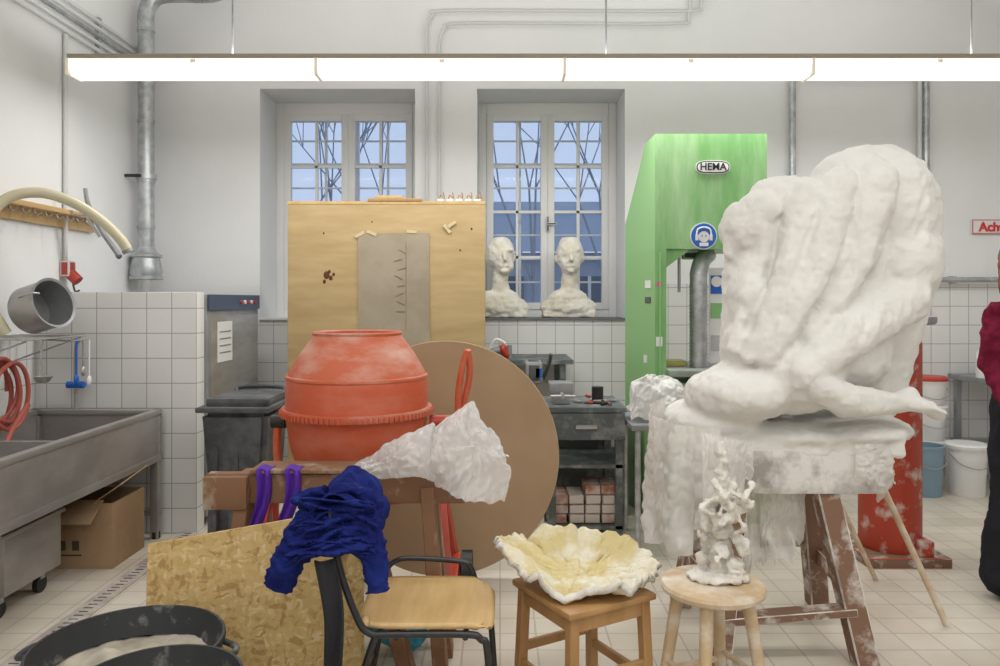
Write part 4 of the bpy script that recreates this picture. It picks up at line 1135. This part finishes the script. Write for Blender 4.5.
bucket('white_bucket', 3.26, 5.72, 0, 0.13, 0.33, WHITE, WHITE)
bucket('white_bucket', 3.26, 5.72, 0.345, 0.13, 0.25, WHITE, WHITE)
bucket('white_bucket', 3.36, 5.40, 0, 0.13, 0.36, WHITE, WHITE)
bucket('red_lid_bucket', 3.26, 5.72, 0.61, 0.13, 0.20, WHITE, RED)
o = Ob('supply_counter')
o.box((4.2, 5.66, 0.80), (1.3, 0.58, 0.04), GREYM, bev=0.004)
for x in (3.6, 4.2, 4.8):
    for y in (5.42, 5.9): o.box((x, y, 0.39), (0.04, 0.04, 0.78), GREYM)
o.box((4.2, 5.66, 0.3), (1.3, 0.5, 0.02), GREYM)
o.done()
for k, (x, h_, m) in enumerate(((3.60, 0.26, WHITE), (3.70, 0.22, YELB), (3.80, 0.3, WHITE), (3.92, 0.2, RED), (4.05, 0.28, BLUEB))):
    o = Ob('supply_bottle'); o.lathe([(0, 0), (0.04, 0), (0.042, 0.01), (0.042, h_*0.7), (0.015, h_*0.85), (0.015, h_), (0, h_)], (x, 5.6, 0.82), m, seg=20); o.done()
o = Ob('folded_rags'); o.sph((3.75, 5.5, 0.37), (0.12, 0.1, 0.06), WHITE); o.sph((3.9, 5.5, 0.38), (0.1, 0.1, 0.07), RED); ob = o.done(); remesh(ob, 0.015, 1, [(12, 0.02, 'r')])

o = Ob('floor_drain')
DR = M('drain_steel', (0.42,0.35,0.32), (0.60,0.54,0.48), scale=12, rough=0.6, metal=0.2)
o.box((-1.86, 3.3, 0.004), (0.10, 2.4, 0.008), DR)
for k in range(60): o.box((-1.86, 2.15+k*0.04, 0.009), (0.04, 0.006, 0.003), GUN)
o.done()

# ------------------------------------------------------------------ person (standing, right edge)
e = empty('woman_standing', (2.48, 3.5, 0))
SKIN = M('skin', (0.60,0.35,0.26), rough=0.5)
SWE = M('sweater_maroon', (0.13,0.010,0.028), (0.20,0.018,0.045), scale=20, rough=0.95, bump=0.3, bscale=60, spec=0.1)
TRO = M('trousers_black', (0.018,0.019,0.024), rough=0.9, spec=0.2)
HAIR = M('hair_brown', (0.15,0.055,0.028), (0.26,0.10,0.045), scale=4, stretch=(12,12,1), rough=0.5)
px, py_ = 2.49, 3.5
o = Ob('torso_sweater')
o.sph((px, py_, 1.02), (0.165, 0.12, 0.13), SWE); o.sph((px, py_, 1.16), (0.15, 0.11, 0.14), SWE); o.sph((px, py_+0.01, 1.28), (0.17, 0.115, 0.12), SWE)
o.cap((px-0.145, py_, 1.345), (px+0.145, py_, 1.345), 0.055, 0.055, SWE); o.cap((px, py_, 1.36), (px, py_-0.005, 1.42), 0.075, 0.060, SWE)
o.cap((px-0.175, py_, 1.335), (px-0.215, py_-0.01, 1.09), 0.056, 0.044, SWE); o.cap((px-0.215, py_-0.01, 1.09), (px-0.19, py_-0.14, 0.90), 0.044, 0.032, SWE)
o.cap((px+0.175, py_, 1.335), (px+0.215, py_, 1.09), 0.056, 0.044, SWE); o.cap((px+0.215, py_, 1.09), (px+0.19, py_-0.14, 0.90), 0.044, 0.032, SWE)
a1 = o.done(); remesh(a1, 0.009, 5, [((9, 9, 14), 0.012, 'r'), (25, 0.004, 'r')])
o = Ob('trousers')
o.sph((px, py_+0.01, 0.93), (0.165, 0.125, 0.12), TRO)
for s in (-1, 1):
    o.cap((px+s*0.085, py_, 0.88), (px+s*0.11, py_-0.01, 0.50), 0.10, 0.09, TRO); o.cap((px+s*0.11, py_-0.01, 0.50), (px+s*0.125, py_, 0.12), 0.09, 0.105, TRO)
a2 = o.done(); remesh(a2, 0.012, 5, [((7, 7, 3), 0.02, 'r'), (18, 0.005, 'r')])
o = Ob('shoes')
for s in (-1, 1):
    o.cap((px+s*0.11, py_+0.06, 0.045), (px+s*0.12, py_-0.15, 0.04), 0.045, 0.038, BLACK)
a3 = o.done(); remesh(a3, 0.008, 3, post=lambda v: Vector((v.x, v.y, max(0.001, v.z))))
hx, hy, hz_ = px-0.065, py_-0.04, 1.565
o = Ob('head')
o.cap((px, py_, 1.40), (hx, hy+0.01, 1.49), 0.052, 0.048, SKIN)
o.sph((hx, hy, hz_+0.02), (0.076, 0.095, 0.10), SKIN); o.sph((hx, hy-0.025, hz_-0.04), (0.058, 0.068, 0.07), SKIN)
o.cap((hx, hy-0.09, hz_+0.01), (hx, hy-0.112, hz_-0.02), 0.008, 0.012, SKIN)
o.sph((hx, hy-0.082, hz_-0.09), (0.02, 0.018, 0.015), SKIN)
for s in (-1, 1): o.sph((hx+s*0.078, hy+0.005, hz_-0.005), (0.009, 0.018, 0.03), SKIN); o.sph((hx+s*0.035, hy-0.07, hz_-0.03), (0.022, 0.02, 0.02), SKIN)
o.cap((hx-0.04, hy-0.083, hz_+0.032), (hx+0.04, hy-0.083, hz_+0.032), 0.009, 0.009, SKIN)
a4 = o.done(); remesh(a4, 0.006, 3)
o = Ob('face_details')
EW = M('eye_white', (0.85,0.85,0.83), rough=0.2); EI = M('iris', (0.08,0.05,0.03), rough=0.2); LIP = M('lips', (0.55,0.18,0.15), rough=0.4)
for s in (-1, 1):
    o.sph((hx+s*0.031, hy-0.080, hz_+0.008), (0.014, 0.010, 0.009), EW, seg=12); o.sph((hx+s*0.031, hy-0.088, hz_+0.008), (0.006, 0.004, 0.006), EI, seg=10)
    o.cap((hx+s*0.018, hy-0.091, hz_+0.034), (hx+s*0.047, hy-0.082, hz_+0.036), 0.004, 0.003, HAIR, seg=8)
o.sph((hx, hy-0.092, hz_-0.052), (0.022, 0.008, 0.005), LIP, seg=12); o.sph((hx, hy-0.090, hz_-0.062), (0.019, 0.009, 0.006), LIP, seg=12)
a5 = o.done()
o = Ob('hair')
o.sph((hx, hy+0.018, hz_+0.04), (0.09, 0.105, 0.10), HAIR)
for s in (-1, 1):
    o.cap((hx+s*0.075, hy+0.02, hz_+0.03), (hx+s*0.090, hy+0.0, hz_-0.10), 0.028, 0.030, HAIR)
    o.cap((hx+s*0.090, hy+0.0, hz_-0.10), (hx+s*0.125, hy-0.07, hz_-0.22), 0.030, 0.014, HAIR)
o.cap((hx, hy+0.07, hz_+0.02), (hx+0.02, hy+0.10, hz_-0.2), 0.07, 0.05, HAIR)
a6 = o.done(); remesh(a6, 0.008, 3, [(30, 0.008, 'r')])
parts = [a1, a2, a3, a4, a5, a6]
for s in (-1, 1):
    o = Ob('hand')
    w = Vector((px+s*0.19, py_-0.15, 0.885))
    d = Vector((-s*0.12, -0.35, -0.93)).normalized(); side = Vector((0, -0.93, 0.35)).normalized()
    o.cap(w, w+d*0.03, 0.026, 0.028, SKIN, seg=12)
    for k in range(4):
        b0 = w+d*0.03+side*(0.024-0.016*k); b1 = w+d*0.088+side*(0.030-0.020*k)
        o.cap(b0, b1, 0.013, 0.0105, SKIN, seg=10)
        L_ = (0.040, 0.045, 0.041, 0.033)[k]
        inw = Vector((-s*0.5, 0, 0))
        q1 = b1+(d+inw*0.3).normalized()*L_; q2 = q1+(d+inw*0.9).normalized()*L_*0.65; q3 = q2+(d+inw*1.5).normalized()*L_*0.45
        o.cap(b1, q1, 0.0095, 0.0085, SKIN, seg=10); o.cap(q1, q2, 0.0085, 0.0078, SKIN, seg=10); o.cap(q2, q3, 0.0078, 0.0068, SKIN, seg=10)
    t0 = w+d*0.025+side*0.022; t1 = t0+(d*0.6+side*0.6).normalized()*0.045; t2 = t1+(d*0.95+side*0.15).normalized()*0.034
    o.cap(t0, t1, 0.014, 0.011, SKIN, seg=10); o.cap(t1, t2, 0.011, 0.008, SKIN, seg=10)
    hnd = o.done(); remesh(hnd, 0.0035, 2); parts.append(hnd)
adopt(e, *parts)

# ------------------------------------------------------------------ world and camera
w = bpy.data.worlds.new('World'); scene.world = w; w.use_nodes = True
bg = w.node_tree.nodes['Background']; bg.inputs['Color'].default_value = (0.52, 0.65, 0.90, 1); bg.inputs['Strength'].default_value = 1.0

cam = bpy.data.cameras.new('camera'); cam.lens = 27; cam.sensor_width = 36; cam.shift_y = -0.033; cam.clip_start = 0.05
co = bpy.data.objects.new('camera', cam); co.location = (0, 0, 1.4); co.rotation_euler = (PI/2, 0, 0); COL.objects.link(co)
scene.camera = co
scene.view_settings.view_transform = 'Standard'
scene.view_settings.exposure = 0.0
